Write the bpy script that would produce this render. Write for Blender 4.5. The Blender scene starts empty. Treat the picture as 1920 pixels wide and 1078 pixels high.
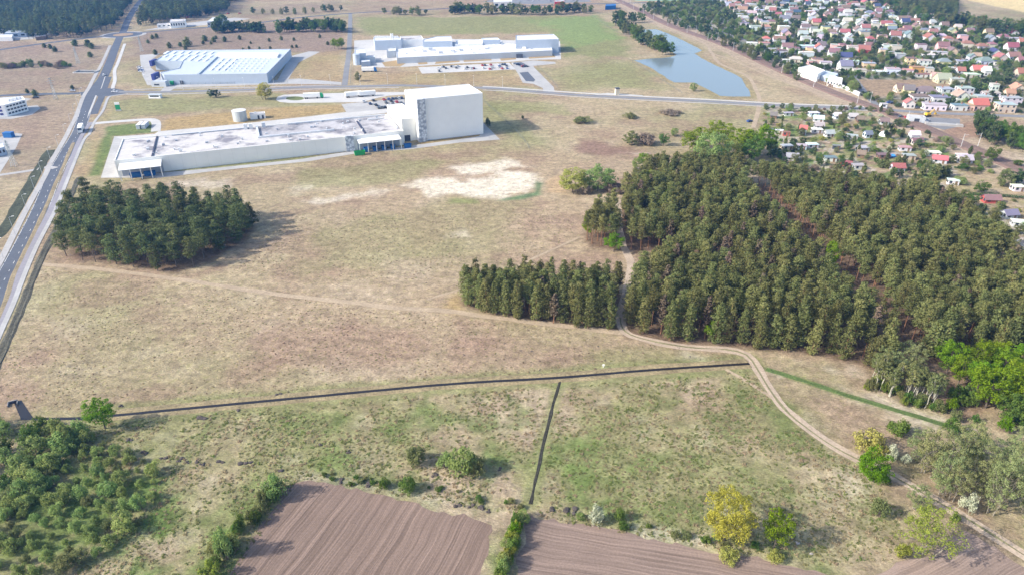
import bpy, bmesh, math, random
import numpy as np
from mathutils import Vector, Matrix

# ------------------------------------------------------------------ camera, sky, sun, exposure
SC = bpy.context.scene
COL = SC.collection
CAM_H, CAM_P, CAM_F = 120.0, math.radians(29.0), 1280.0      # height, pitch below horizon, focal length in photo pixels
cam_d = bpy.data.cameras.new('camera'); cam = bpy.data.objects.new('camera', cam_d); COL.objects.link(cam)
cam.location = (0, 0, CAM_H); cam.rotation_euler = (math.pi/2 - CAM_P, 0, 0)
cam_d.sensor_width = 36; cam_d.lens = 24; cam_d.clip_start = 1; cam_d.clip_end = 12000
SC.camera = cam
SUN_TO = Vector((-0.962, -0.273, 0)).normalized(); SUN_EL = math.radians(33)
W = bpy.data.worlds.new('World'); SC.world = W; W.use_nodes = True
nt = W.node_tree; bg = nt.nodes['Background']; sky = nt.nodes.new('ShaderNodeTexSky')
sky.sky_type = 'NISHITA'; sky.sun_disc = False; sky.sun_elevation = SUN_EL
sky.sun_rotation = math.atan2(SUN_TO.x, SUN_TO.y); sky.air_density = 1.0; sky.dust_density = 2.2; sky.ozone_density = 1.0
nt.links.new(sky.outputs[0], bg.inputs[0]); bg.inputs[1].default_value = 0.15
sl = bpy.data.lights.new('sun', 'SUN'); sl.energy = 3.3; sl.angle = math.radians(0.53); sl.color = (1.0, 0.95, 0.87)
so = bpy.data.objects.new('sun', sl); COL.objects.link(so)
sdir = Vector((SUN_TO.x*math.cos(SUN_EL), SUN_TO.y*math.cos(SUN_EL), math.sin(SUN_EL)))
so.rotation_euler = sdir.to_track_quat('Z', 'Y').to_euler(); so.location = sdir*900
SC.view_settings.view_transform = 'Standard'; SC.view_settings.look = 'None'; SC.view_settings.exposure = 1.02
SC.view_settings.gamma = 1.0
SC.cycles.use_denoising = True
SC.cycles.max_bounces = 5; SC.cycles.diffuse_bounces = 3; SC.cycles.transmission_bounces = 2; SC.cycles.volume_bounces = 0
SC.cycles.use_adaptive_sampling = True
HAZE = 0.00014

# ------------------------------------------------------------------ photo pixel -> place
_F = np.array([0, math.cos(CAM_P), -math.sin(CAM_P)]); _U = np.array([0, math.sin(CAM_P), math.cos(CAM_P)])
def G(px, py, z=0.0):
    d = _F*CAM_F + np.array([px-960.0, 0, 0]) - _U*(py-539.0)
    t = (z-CAM_H)/d[2]
    return np.array([d[0]*t, d[1]*t])
def GL(pts, z=0.0): return np.array([G(p[0], p[1], z) for p in pts])
def PX(x, y, z=0.0):
    v = np.array([x, y, z-CAM_H]); w = v@_F
    return 960+CAM_F*v[0]/w, 539-CAM_F*(v@_U)/w
def mpp(py): return CAM_H/(math.cos(CAM_P)*(py+170.5))       # metres per photo pixel on the ground at that row
def height_at(bx, by, ty):                                    # height of an upright thing with base pixel and top row
    g = G(bx, by); lo, hi = 0.0, 80.0
    for _ in range(30):
        m = (lo+hi)/2
        if PX(g[0], g[1], m)[1] > ty: lo = m
        else: hi = m
    return lo

# ------------------------------------------------------------------ numpy noise and polygon masks
_rs = np.random.RandomState(7); _T = _rs.rand(512, 512)
def vnoise(x, y):
    xi = np.floor(x).astype(int); yi = np.floor(y).astype(int); fx = x-xi; fy = y-yi
    fx = fx*fx*(3-2*fx); fy = fy*fy*(3-2*fy)
    a = _T[xi & 511, yi & 511]; b = _T[(xi+1) & 511, yi & 511]; c = _T[xi & 511, (yi+1) & 511]; d = _T[(xi+1) & 511, (yi+1) & 511]
    return (a*(1-fx)+b*fx)*(1-fy)+(c*(1-fx)+d*fx)*fy
def fbm(x, y, s, o=4, seed=0):
    v = 0; a = 1; t = 0; x = x/s+seed*17.3; y = y/s+seed*5.7
    for _ in range(o):
        v = v+a*vnoise(x, y); t += a; a *= 0.55; x = x*2.03+11.1; y = y*2.03+3.7
    return v/t
def sdf(poly, x, y):
    poly = np.asarray(poly, float); n = len(poly); d = np.full(x.shape, 1e18); ins = np.zeros(x.shape, bool)
    for i in range(n):
        a = poly[i]; b = poly[(i+1) % n]; e = b-a; L = e@e+1e-9
        t = np.clip(((x-a[0])*e[0]+(y-a[1])*e[1])/L, 0, 1)
        d = np.minimum(d, (x-a[0]-t*e[0])**2+(y-a[1]-t*e[1])**2)
        c = ((a[1] > y) != (b[1] > y))
        with np.errstate(divide='ignore', invalid='ignore'):
            xx = (b[0]-a[0])*(y-a[1])/(b[1]-a[1])+a[0]
        ins ^= c & (x < xx)
    d = np.sqrt(d); return np.where(ins, -d, d)
def inside(poly, p): return bool(sdf(poly, np.array([p[0]]), np.array([p[1]]))[0] < 0)
def seg_dist(pl, x, y):
    d = np.full(np.shape(x), 1e18)
    for a, b in zip(pl[:-1], pl[1:]):
        e = b-a; t = np.clip(((x-a[0])*e[0]+(y-a[1])*e[1])/(e@e+1e-9), 0, 1)
        d = np.minimum(d, (x-a[0]-t*e[0])**2+(y-a[1]-t*e[1])**2)
    return np.sqrt(d)

# ------------------------------------------------------------------ materials
MATS = {}
def nn(t, k, **kw):
    n = t.nodes.new(k)
    for a, v in kw.items(): setattr(n, a, v)
    return n
def mixcol(t, fac, a, b, mode='MIX'):
    n = nn(t, 'ShaderNodeMix', data_type='RGBA', blend_type=mode)
    for s, v in ((n.inputs[0], fac), (n.inputs[6], a), (n.inputs[7], b)):
        if isinstance(v, (int, float)): s.default_value = v
        elif isinstance(v, (tuple, list)): s.default_value = (*v[:3], 1)
        else: t.links.new(v, s)
    return n.outputs[2]
def ramp(t, v, lo, hi, a=0.0, b=1.0):
    n = nn(t, 'ShaderNodeMapRange'); t.links.new(v, n.inputs[0])
    for i, q in enumerate((lo, hi, a, b)): n.inputs[i+1].default_value = q
    return n.outputs[0]
def noise(t, pos, scale, detail=3.0, rough=0.6):
    n = nn(t, 'ShaderNodeTexNoise'); n.inputs['Scale'].default_value = scale; n.inputs['Detail'].default_value = detail
    n.inputs['Roughness'].default_value = rough
    if pos is not None: t.links.new(pos, n.inputs['Vector'])
    return n.outputs[0]
def mul(t, col, fac):                                         # colour x scalar
    n = nn(t, 'ShaderNodeVectorMath', operation='SCALE'); t.links.new(col, n.inputs[0])
    if isinstance(fac, (int, float)): n.inputs['Scale'].default_value = fac
    else: t.links.new(fac, n.inputs['Scale'])
    return n.outputs[0]
def newmat(name):
    m = bpy.data.materials.new(name); m.use_nodes = True; MATS[name] = m
    t = m.node_tree; return m, t, t.nodes['Principled BSDF']
def M(name, col, rough=0.85, var=0.15, scale=0.8, big=0.0, bump=0.0, metal=0.0, objcol=False, dirt=None, spec=0.3):
    """plain surface: base colour with two scales of wear"""
    if name in MATS: return MATS[name]
    m, t, b = newmat(name)
    pos = nn(t, 'ShaderNodeNewGeometry').outputs['Position']
    if objcol: base = nn(t, 'ShaderNodeObjectInfo').outputs['Color']
    else:
        r = nn(t, 'ShaderNodeRGB'); r.outputs[0].default_value = (*col, 1); base = r.outputs[0]
    n1 = noise(t, pos, scale, 4)
    c = mul(t, base, ramp(t, n1, 0.25, 0.75, 1-var, 1+var))
    if big:
        c = mul(t, c, ramp(t, noise(t, pos, scale*0.12, 3), 0.3, 0.7, 1-big, 1+big))
    if dirt:
        c = mixcol(t, ramp(t, noise(t, pos, dirt[1], 5, 0.65), dirt[2], dirt[3]), c, dirt[0])
    t.links.new(c, b.inputs['Base Color'])
    b.inputs['Roughness'].default_value = rough; b.inputs['Metallic'].default_value = metal
    b.inputs['Specular IOR Level'].default_value = spec
    if bump:
        bn = nn(t, 'ShaderNodeBump'); bn.inputs['Strength'].default_value = 1.0; bn.inputs['Distance'].default_value = bump
        t.links.new(noise(t, pos, scale*2.2, 4), bn.inputs['Height']); t.links.new(bn.outputs[0], b.inputs['Normal'])
    return m
def leafmat(name, col, col2, var=0.35, trans=0.3):
    m, t, b = newmat(name); t.nodes.remove(b)
    oi = nn(t, 'ShaderNodeObjectInfo'); at = nn(t, 'ShaderNodeAttribute', attribute_name='rnd')
    c = mixcol(t, at.outputs['Fac'], col, col2)
    c = mul(t, c, ramp(t, oi.outputs['Random'], 0, 1, 1-var, 1+var))
    hs = nn(t, 'ShaderNodeHueSaturation'); t.links.new(c, hs.inputs['Color'])
    w = nn(t, 'ShaderNodeMath', operation='MULTIPLY'); t.links.new(oi.outputs['Random'], w.inputs[0]); w.inputs[1].default_value = 7.31
    f = nn(t, 'ShaderNodeMath', operation='FRACT'); t.links.new(w.outputs[0], f.inputs[0])
    t.links.new(ramp(t, f.outputs[0], 0, 1, 0.475, 0.52), hs.inputs['Hue'])
    d = nn(t, 'ShaderNodeBsdfDiffuse'); tr = nn(t, 'ShaderNodeBsdfTranslucent'); mx = nn(t, 'ShaderNodeMixShader')
    t.links.new(hs.outputs[0], d.inputs[0]); t.links.new(hs.outputs[0], tr.inputs[0]); mx.inputs[0].default_value = trans
    t.links.new(d.outputs[0], mx.inputs[1]); t.links.new(tr.outputs[0], mx.inputs[2])
    t.links.new(mx.outputs[0], t.nodes['Material Output'].inputs['Surface'])
    return m

# ------------------------------------------------------------------ mesh builder and object helpers
class MB:
    def __init__(s): s.v = []; s.f = []
    def add(s, vs, fs):
        k = len(s.v); s.v += [tuple(map(float, q)) for q in vs]; s.f += [tuple(i+k for i in f) for f in fs]; return s
    def box(s, x0, x1, y0, y1, z0, z1):
        return s.add([(x0,y0,z0),(x1,y0,z0),(x1,y1,z0),(x0,y1,z0),(x0,y0,z1),(x1,y0,z1),(x1,y1,z1),(x0,y1,z1)],
                     [(0,3,2,1),(4,5,6,7),(0,1,5,4),(1,2,6,5),(2,3,7,6),(3,0,4,7)])
    def prism(s, poly, z0, z1, bottom=False):
        poly = [tuple(map(float, p)) for p in poly]
        a = sum(poly[i][0]*poly[(i+1) % len(poly)][1]-poly[(i+1) % len(poly)][0]*poly[i][1] for i in range(len(poly)))
        if a < 0: poly = poly[::-1]
        n = len(poly)
        fs = [tuple(range(n, 2*n))]+[(i, (i+1) % n, n+(i+1) % n, n+i) for i in range(n)]
        if bottom: fs.append(tuple(range(n-1, -1, -1)))
        return s.add([(p[0], p[1], z0) for p in poly]+[(p[0], p[1], z1) for p in poly], fs)
    def sheet(s, poly, z):
        poly = [tuple(map(float, p)) for p in poly]
        a = sum(poly[i][0]*poly[(i+1) % len(poly)][1]-poly[(i+1) % len(poly)][0]*poly[i][1] for i in range(len(poly)))
        if a < 0: poly = poly[::-1]
        return s.add([(p[0], p[1], z) for p in poly], [tuple(range(len(poly)))])
    def tube(s, a, b, r0, r1, n=6, cap=True):
        a = Vector(a); b = Vector(b); d = (b-a).normalized(); u = d.orthogonal().normalized(); w = d.cross(u)
        vs = []
        for c, r in ((a, r0), (b, r1)):
            for i in range(n):
                q = 2*math.pi*i/n; vs.append(c+u*(r*math.cos(q))+w*(r*math.sin(q)))
        fs = [(i, (i+1) % n, n+(i+1) % n, n+i) for i in range(n)]
        if cap: fs += [tuple(range(n, 2*n)), tuple(range(n-1, -1, -1))]
        return s.add(vs, fs)
    def mesh(s, name):
        m = bpy.data.meshes.new(name); m.from_pydata(s.v, [], s.f); m.update(); return m
    def build(s, name, mat, parent=None, smooth=False):
        return link(name, s.mesh(name), mat, parent, smooth)
def link(name, me, mat=None, parent=None, smooth=False):
    if mat is not None and len(me.materials) == 0: me.materials.append(MATS[mat] if isinstance(mat, str) else mat)
    if smooth: me.polygons.foreach_set('use_smooth', [True]*len(me.polygons))
    o = bpy.data.objects.new(name, me); COL.objects.link(o)
    if parent is not None: o.parent = parent
    return o
def tag(o, label, cat=None, group=None, kind=None):
    o['label'] = label
    if cat: o['category'] = cat
    if group: o['group'] = group
    if kind: o['kind'] = kind
    return o
def thing(name, label, cat, loc=(0, 0, 0), rz=0.0, group=None, scale=None):
    o = bpy.data.objects.new(name, None); COL.objects.link(o); o.empty_display_size = 0.5
    o.location = (loc[0], loc[1], loc[2] if len(loc) > 2 else 0); o.rotation_euler = (0, 0, rz)
    if scale is not None: o.scale = scale if hasattr(scale, '__len__') else (scale,)*3
    return tag(o, label, cat, group)
def part(name, me, parent, loc=None, rz=None, color=None, scale=None, mat=None):
    o = link(name, me, mat, parent)
    if loc is not None: o.location = loc
    if rz is not None: o.rotation_euler = (0, 0, rz)
    if color is not None: o.color = (*color, 1)
    if scale is not None: o.scale = scale
    return o
def struct(name, mb, mat, label):
    o = mb.build(name, mat); return tag(o, label, kind='structure')

def smooth_line(pts, step=4.0):
    """Catmull-Rom through world points, resampled"""
    P = np.asarray(pts, float); P = np.vstack([2*P[0]-P[1], P, 2*P[-1]-P[-2]]); out = []
    for i in range(1, len(P)-2):
        n = max(2, int(np.linalg.norm(P[i+1]-P[i])/step))
        for k in range(n):
            t = k/n; a, b, c, d = P[i-1], P[i], P[i+1], P[i+2]
            out.append(0.5*(2*b+(c-a)*t+(2*a-5*b+4*c-d)*t*t+(3*b-a-3*c+d)*t**3))
    out.append(P[-2]); return np.array(out)
def normals2(L):
    t = np.gradient(L, axis=0); t /= np.linalg.norm(t, axis=1)[:, None]+1e-9
    return np.stack([-t[:, 1], t[:, 0]], 1)
def ribbon(L, prof, width=1.0, jit=0.0, seed=0, off=0.0):
    """sweep a profile [(across, z)] along line L; across is multiplied by width (scalar or per point)"""
    L = np.asarray(L); N = normals2(L); n = len(L); w = np.full(n, width) if np.isscalar(width) else np.asarray(width)
    k = np.arange(n)*1.0; mb = MB(); vs = []
    for j, (a, z) in enumerate(prof):
        q = a*w+off
        if jit: q = q+(vnoise(k*0.55+j*31+seed*7, k*0+j*9.1)-0.5)*2*jit
        vs.append(np.column_stack([L+N*q[:, None], np.full(n, z)]))
    m = len(prof); V = np.stack(vs, 1).reshape(-1, 3)
    # across runs left(+)->right(-): order so that faces look up
    fs = []
    for i in range(n-1):
        for j in range(m-1):
            a = i*m+j; fs.append((a, a+1, a+m+1, a+m) if prof[0][0] > prof[-1][0] else (a, a+m, a+m+1, a+1))
    mb.add(V, fs); return mb
def flat(w, z): return [(0.5, z), (0.0, z), (-0.5, z)]
def slab(z): return [(0.5, 0.0), (0.499, z), (-0.499, z), (-0.5, 0.0)]

# ------------------------------------------------------------------ layout lines shared by ground, roads and woods (photo pixels on the ground)
FOREST = GL([(1178,628),(1330,648),(1430,657),(1520,664),(1610,682),(1690,704),(1742,680),(1800,660),(1990,668),(1990,560),(1905,530),(1870,478),(1830,452),(1790,414),(1720,382),(1560,368),(1440,348),(1300,328),(1215,334),(1192,362),(1130,417),(1096,442),(1105,462),(1170,470),(1292,476),(1240,502),(1196,542),(1180,590)])
SPUR = GL([(872,572),(935,592),(1010,604),(1080,613),(1158,618),(1174,565),(1165,545),(1000,546),(900,546),(862,556)])
GROVE = GL([(122,478),(135,490),(200,494),(280,506),(330,513),(400,488),(465,448),(478,424),(440,408),(330,395),(215,390),(172,386),(150,402),(124,450)])
RIDE = smooth_line(GL([(1405,360),(1480,440),(1570,530),(1680,650),(1730,715)]), 3)
RIDE2 = smooth_line(GL([(1166,340),(1160,380),(1160,430),(1172,475)]), 3)
TRACK = smooth_line(GL([(1160,375),(1159,420),(1171,468),(1182,490),(1181,515),(1172,555),(1163,595),(1172,622),(1215,638),(1290,651),(1360,655),(1400,665),(1420,690),(1440,725),(1470,765),(1510,800),(1560,835),(1610,862),(1680,895),(1750,935),(1830,982),(1920,1040),(1990,1085)]), 2.5)
DITCH = smooth_line(GL([(175,783),(330,768),(520,750),(700,733),(860,719),(1050,708),(1220,694),(1405,682)]), 2.5)
DITCH2 = smooth_line(GL([(1050,714),(1038,755),(1022,820),(1008,885),(994,945)]), 1.6)
DITCH3 = smooth_line(GL([(1437,692),(1520,718),(1600,745),(1700,775),(1770,796),(1850,825)]), 2.0)
TOWN = GL([(1205,8),(1300,2),(1420,0),(1560,-6),(1640,0),(1700,26),(1800,42),(1925,66),(1990,90),(1990,222),(1920,214),(1760,207),(1650,200),(1590,176),(1500,136),(1400,92),(1300,54),(1245,30)])
ALLOT = GL([(1428,202),(1640,206),(1700,232),(1790,275),(1880,318),(1960,360),(1960,560),(1900,520),(1870,470),(1800,408),(1720,376),(1560,362),(1440,344),(1440,300)])
RAIL = smooth_line(GL([(1010,-62),(1120,-16),(1188,15),(1255,47.6),(1355.6,84),(1456,129),(1556,172),(1631,199),(1667,213),(1729,239),(1774,258.5),(1840,286),(1907,316),(1990,356),(2100,412)]), 8)
POND = np.array([G(1080+a/3.992, b/3.992) for a, b in [(495,225),(600,222),(690,255),(830,320),(945,380),(890,405),(960,450),(1080,510),(1190,560),(1245,590),(1270,650),(1300,682),(1305,725),(1180,727),(1080,722),(1020,690),(930,642),(880,622),(730,620),(640,562),(560,512),(435,455),(560,442),(700,432),(755,412),(720,392),(640,350),(600,300),(540,270),(500,242)]])
FIELD1 = GL([(548,904),(584,900),(682,920),(804,953),(905,972),(921,980),(924,992),(912,1040),(901,1078),(880,1180),(840,1400),(180,1400),(380,1140),(435,1078),(472,1010)])
FIELD2 = GL([(991,969),(1040,975),(1120,988),(1216,1006),(1332,1032),(1432,1049),(1500,1062),(1560,1082),(1640,1120),(1900,1300),(900,1300),(966,1078)])
FIELD3 = GL([(1651,1080),(1686,1057),(1726,1046),(1770,1015),(1808,990),(1854,1020),(1920,1062),(2020,1110),(2200,1250),(1800,1250)])
HALL_A = G(222.8, 331.6); HALL_R = math.radians(21.0)

# ------------------------------------------------------------------ ground: one sheet out past the horizon, land cover as vertex colour
DRY = np.array([0.350, 0.280, 0.178]); GREEN = np.array([0.200, 0.215, 0.085]); VIVID = np.array([0.085, 0.150, 0.030])
BROWN = np.array([0.250, 0.165, 0.122]); SAND = np.array([0.58, 0.51, 0.41]); GOLD = np.array([0.335, 0.235, 0.105])
LITTER = np.array([0.150, 0.100, 0.068]); TOWNC = np.array([0.20, 0.185, 0.130]); HEATH = np.array([0.225, 0.165, 0.130])
def build_ground():
    ys = [-4000., -800., -150., 20., 60.]; y = 80.0
    while y < 1500: ys.append(y); y *= 1.0062
    ys += [1600., 1800., 2200., 3000., 5000., 9000.]
    tt = np.concatenate([[-80, -20, -6, -3, -2, -1.5], np.arange(-1.12, 1.1201, 0.0036), [1.5, 2, 3, 6, 20, 80]])
    ys = np.array(ys); nY, nX = len(ys), len(tt)
    X = tt[None, :]*np.maximum(ys, 80)[:, None]; Y = np.repeat(ys[:, None], nX, 1); x = X.ravel(); y = Y.ravel()
    n1 = fbm(x, y, 60, 5, 1); n2 = fbm(x, y, 22, 5, 2); n3 = fbm(x, y, 8, 4, 3); n4 = fbm(x, y, 140, 4, 4); nw = fbm(x, y, 14, 4, 5)-0.5
    C = DRY[None, :]*np.ones((len(x), 1))
    def sm(v, a, b): t = np.clip((v-a)/(b-a), 0, 1); return t*t*(3-2*t)
    def lay(mask, col, k=1.0):
        m = (mask*k)[:, None]; np.copyto(C, C*(1-m)+np.asarray(col)[None, :]*m)
    def pmask(poly, feather, warp):
        lo = poly.min(0)-feather*3-warp*2; hi = poly.max(0)+feather*3+warp*2
        q = (x > lo[0]) & (x < hi[0]) & (y > lo[1]) & (y < hi[1]); m = np.zeros(len(x))
        if q.any():
            d = sdf(poly, x[q], y[q])+nw[q]*2*warp
            m[q] = 1-sm(d, -feather, feather)
        return m
    def paint(px, col, k, feather=3, warp=6): lay(pmask(GL(px), feather, warp), col, k)
    # broad drift of the meadow between straw, olive and dead brown
    lay(sm(n1, 0.48, 0.66), GREEN, 0.36); lay(sm(n4, 0.46, 0.62), BROWN, 0.30); lay(sm(n2, 0.50, 0.68), BROWN, 0.45); lay(sm(n3, 0.60, 0.78), BROWN, 0.20); lay(sm(1-n2, 0.55, 0.75), SAND, 0.10)
    # far heaths and mown land
    paint([(0,78),(215,84),(160,172),(-40,172),(-60,90)], HEATH, 0.6, 8, 12); paint([(60,184),(150,182),(110,300),(40,340),(-40,330),(-40,190)], HEATH, 0.45, 8, 10)
    paint([(248,62),(640,34),(648,104),(552,98),(250,104)], HEATH, 0.8, 8, 12); paint([(290,28),(640,2),(640,24),(330,48)], HEATH, 0.4, 10, 10)
    paint([(664,34),(1130,30),(1150,60),(1190,108),(1050,104),(1040,62),(690,66)], GREEN, 0.75, 8, 16); paint([(1000,38),(1120,30),(1160,72),(1060,92),(1046,60)], np.array([.19,.27,.09]), 0.6, 10, 20)
    paint([(1060,100),(1190,115),(1260,168),(1060,168)], GREEN, 0.3, 8, 20)
    paint([(1195,2),(1405,1),(1390,-18),(1140,-18)], (.20,.42,.30), 0.9, 5, 2)
    paint([(1800,-2),(1930,26),(2080,50),(2060,-40),(1770,-40)], (.60,.47,.24), 0.95, 5, 4)
    paint([(665,0),(1180,2),(1180,24),(665,30)], BROWN, 0.3, 10, 20)
    paint([(205,190),(640,172),(640,196),(300,214),(200,232)], GREEN, 0.55, 6, 10); paint([(318,222),(470,205),(640,197),(640,210),(440,236),(300,246)], GOLD, 0.75, 3, 6)
    paint([(198,238),(285,229),(292,248),(214,256),(190,330),(168,330)], VIVID, 0.75, 2, 3); paint([(212,205),(196,232),(180,300),(160,330),(150,325),(176,250)], GOLD, 0.3, 3, 4)
    paint([(660,140),(960,128),(990,160),(660,158)], GOLD, 0.35, 4, 8); paint([(700,118),(1000,106),(1040,112),(1000,126),(720,128)], GOLD, 0.6, 2, 3)
    paint([(545,104),(640,95),(640,155),(545,150)], GOLD, 0.4, 3, 5)
    paint([(1010,128),(1180,118),(1230,168),(1045,168)], GREEN, 0.35, 6, 12)
    paint([(790,266),(905,250),(935,256),(880,266),(795,276)], GOLD, 0.8, 1.5, 2); paint([(320,316),(640,288),(640,294),(330,324)], GREEN, 0.7, 1.5, 2)
    paint([(904,180),(985,232),(1030,280),(960,262),(905,226)], GREEN, 0.35, 4, 6)
    # middle meadow
    for q, c, k in [
        ([(300,345),(560,318),(900,278),(900,290),(600,335),(380,352)], BROWN, .5), ([(560,320),(760,300),(860,300),(740,345),(560,360)], GREEN, .45),
        ([(600,430),(900,360),(1000,380),(940,470),(700,500),(560,520)], GREEN, .28), ([(980,402),(1100,398),(1090,438),(920,432)], BROWN, .5),
        ([(930,480),(1160,478),(1160,506),(1000,500)], BROWN, .4), ([(1090,262),(1205,284),(1190,296),(1080,288)], np.array([.20,.115,.095]), .75),
        ([(380,640),(640,612),(930,640),(620,700)], BROWN, .5), ([(880,640),(1300,640),(1250,682),(950,692)], BROWN, .38), ([(1130,728),(1470,752),(1570,868),(1260,800)], BROWN, .6),
        ([(1060,760),(1120,742),(1240,800),(1150,830)], BROWN, .4), ([(1100,660),(1300,668),(1320,690),(1130,700)], GREEN, .45), ([(900,190),(1060,196),(1060,214),(920,208)], GREEN, .5),
        ([(1060,300),(1180,290),(1150,330),(1060,330)], BROWN, .25), ([(1200,470),(1290,480),(1210,530),(1190,520)], BROWN, .6), ([(860,545),(855,590),(840,570)], GOLD, .7)]:
        paint(q, c, k, 5, 10)
    # bare sand
    for q, k in [([(868,334),(950,318),(1004,324),(1012,346),(994,366),(940,371),(890,370),(858,357)], .95), ([(838,312),(960,300),(996,312),(930,322),(900,330),(840,326)], .85), ([(572,377),(650,362),(700,352),(742,356),(680,372),(596,386)], .62),
                 ([(752,348),(850,330),(885,352),(800,366)], .8), ([(338,342),(440,331),(430,352),(360,356)], .5), ([(545,352),(600,346),(590,360),(550,364)], .45), ([(858,432),(884,428),(878,444),(850,441)], .35), ([(1160,285),(1215,287),(1190,293)], .7),
                 ([(1480,672),(1600,690),(1620,715),(1540,700)], .6), ([(1290,664),(1400,676),(1380,684),(1300,672)], .35), ([(1460,700),(1640,756),(1760,800),(1860,822),(1760,784),(1640,736)], .5), ([(1575,880),(1630,890),(1640,940),(1600,920)], .35)]:
        m = pmask(GL(q), 4, 9); lay(m*sm(n3+0.25*m, 0.38, 0.62), SAND, k)
    paint([(1004,340),(1019,344),(1016,366),(982,374),(936,376),(1000,360)], (.10,.17,.08), 0.85, 1.5, 2); paint([(850,372),(890,374),(900,382),(840,382)], GREEN, 0.8, 2, 3)
    paint([(1022,342),(1048,328),(1064,362),(1024,363)], (.42,.29,.17), 0.6, 1.5, 2); paint([(1140,338),(1180,336),(1178,356),(1130,360)], BROWN, 0.8, 2, 3)
    # low meadow south of the ditch
    low = pmask(GL([(-60,782),(220,786),(700,742),(1040,718),(1400,690),(1600,870),(1690,960),(1520,1066),(1000,972),(560,904),(430,1090),(300,1400),(-200,1400)]), 6, 8)
    lay(low*sm(n2, 0.34, 0.62), GREEN, 0.62); lay(low*sm(n3, 0.52, 0.72), VIVID, 0.42); lay(low*sm(1-n3, 0.60, 0.76), SAND, 0.12); lay(low*sm(fbm(x, y, 5, 4, 9), 0.58, 0.74), BROWN, 0.25)
    for q, k in [([(640,790),(900,784),(1000,830),(990,905),(760,885),(560,898),(590,835)], .45), ([(1005,800),(1120,840),(1260,920),(1060,945),(1000,930)], .45), ([(300,925),(520,925),(470,1010),(430,1080),(200,1090)], .4),
                 ([(240,1050),(350,1000),(480,985),(440,1080),(250,1090)], .75), ([(600,900),(760,895),(990,950),(930,975),(700,920)], .5), ([(910,985),(985,965),(960,1085),(890,1120)], .75),
                 ([(-20,900),(120,830),(300,870),(280,990),(120,1090),(-60,1090)], .6), ([(1420,1040),(1560,1062),(1440,1052)], .7), ([(1720,905),(1920,1010),(1930,1040),(1760,940)], .4), ([(1560,860),(1900,830),(1930,990),(1700,900)], .25)]:
        m = pmask(GL(q), 5, 9); lay(m*sm(n3, 0.30, 0.66), VIVID, k)
    paint([(560,885),(720,905),(960,955),(930,965),(690,922),(575,900)], SAND, 0.25, 2, 5); paint([(1180,985),(1340,1010),(1330,1030),(1200,1004)], SAND, 0.35, 1.5, 4)
    # ditch banks, verges
    dd = seg_dist(DITCH, x, y); lay(sm(6.5-dd+nw*4, 0, 3), GREEN*0.9, 0.6); dd = seg_dist(DITCH3, x, y); lay(sm(1.7-dd+nw*2, 0, 1.5), VIVID, 0.75)
    dd = seg_dist(DITCH2, x, y); lay(sm(3.0-dd+nw*3, 0, 2), GREEN, 0.6)
    # wood floors, gardens, town plots, pond shore, rail land
    for poly in (FOREST, SPUR, GROVE): lay(pmask(poly, 2.5, 3), LITTER, 0.9)
    paint([(105,470),(330,520),(430,495),(350,530),(200,510),(110,496)], BROWN, 0.5, 3, 4); paint([(1640,660),(1900,660),(1920,760),(1800,790),(1700,720)], np.array([.23,.15,.10]), 0.75, 3, 4)
    tm = pmask(TOWN, 5, 5); lay(tm, TOWNC, 0.9); lay(tm*sm(fbm(x, y, 16, 3, 12), 0.5, 0.6), np.array([.10,.13,.06]), 0.75); lay(tm*sm(fbm(x, y, 12, 3, 13), 0.58, 0.64), np.array([.33,.30,.26]), 0.8)
    paint([(1600,150),(1660,150),(1790,150),(1780,165),(1700,178),(1640,184),(1600,172)], np.array([.30,.215,.14]), 0.95, 4, 3)
    am = pmask(ALLOT, 4, 4); lay(am*sm(fbm(x, y, 11, 3, 14), 0.45, 0.52), GREEN, 0.85); lay(am*sm(fbm(x, y, 9, 3, 15), 0.56, 0.60), np.array([.26,.18,.13]), 0.8); lay(am*sm(fbm(x, y, 10, 3, 16), 0.60, 0.64), np.array([.13,.19,.05]), 0.8)
    lay(am*sm(fbm(x, y, 7, 3, 17), 0.64, 0.68), np.array([.42,.36,.30]), 0.8)
    paint([(1770,385),(1960,420),(1960,350),(1850,320),(1760,330)], np.array([.36,.27,.17]), 0.7, 4, 5)
    pm = sdf(POND, x, y); lay(sm(7-pm+nw*8, 0, 4), np.array([.27,.22,.11]), 0.7)
    rd = seg_dist(RAIL, x, y); lay(sm(19-rd+nw*6, 0, 4)*(y < 1300), np.array([.38,.295,.215]), 0.85)
    paint([(1770,238),(1830,228),(1850,250),(1820,262),(1770,262)], np.array([.27,.17,.12]), 0.8, 2, 3); paint([(1800,262),(1860,256),(1900,290),(1960,330),(1960,300),(1880,262)], np.array([.42,.35,.26]), 0.5, 3, 4)
    C[:] = C*(0.86+0.28*n4)[:, None]*(0.88+0.24*fbm(x, y, 3.2, 3, 20))[:, None]
    idx = np.arange(nY*nX).reshape(nY, nX)
    F = np.stack([idx[:-1, :-1], idx[:-1, 1:], idx[1:, 1:], idx[1:, :-1]], -1).reshape(-1, 4)
    me = bpy.data.meshes.new('ground'); me.vertices.add(len(x)); me.vertices.foreach_set('co', np.column_stack([x, y, np.zeros(len(x))]).ravel())
    me.loops.add(F.size); me.loops.foreach_set('vertex_index', F.ravel().astype(np.int32)); me.polygons.add(len(F))
    me.polygons.foreach_set('loop_start', (np.arange(len(F))*4).astype(np.int32)); me.update(calc_edges=True)
    a = me.attributes.new('cover', 'FLOAT_COLOR', 'POINT'); a.data.foreach_set('color', np.column_stack([C, np.ones(len(x))]).ravel())
    m, t, b = newmat('meadow')
    pos = nn(t, 'ShaderNodeNewGeometry').outputs['Position']; at = nn(t, 'ShaderNodeAttribute', attribute_name='cover')
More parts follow.
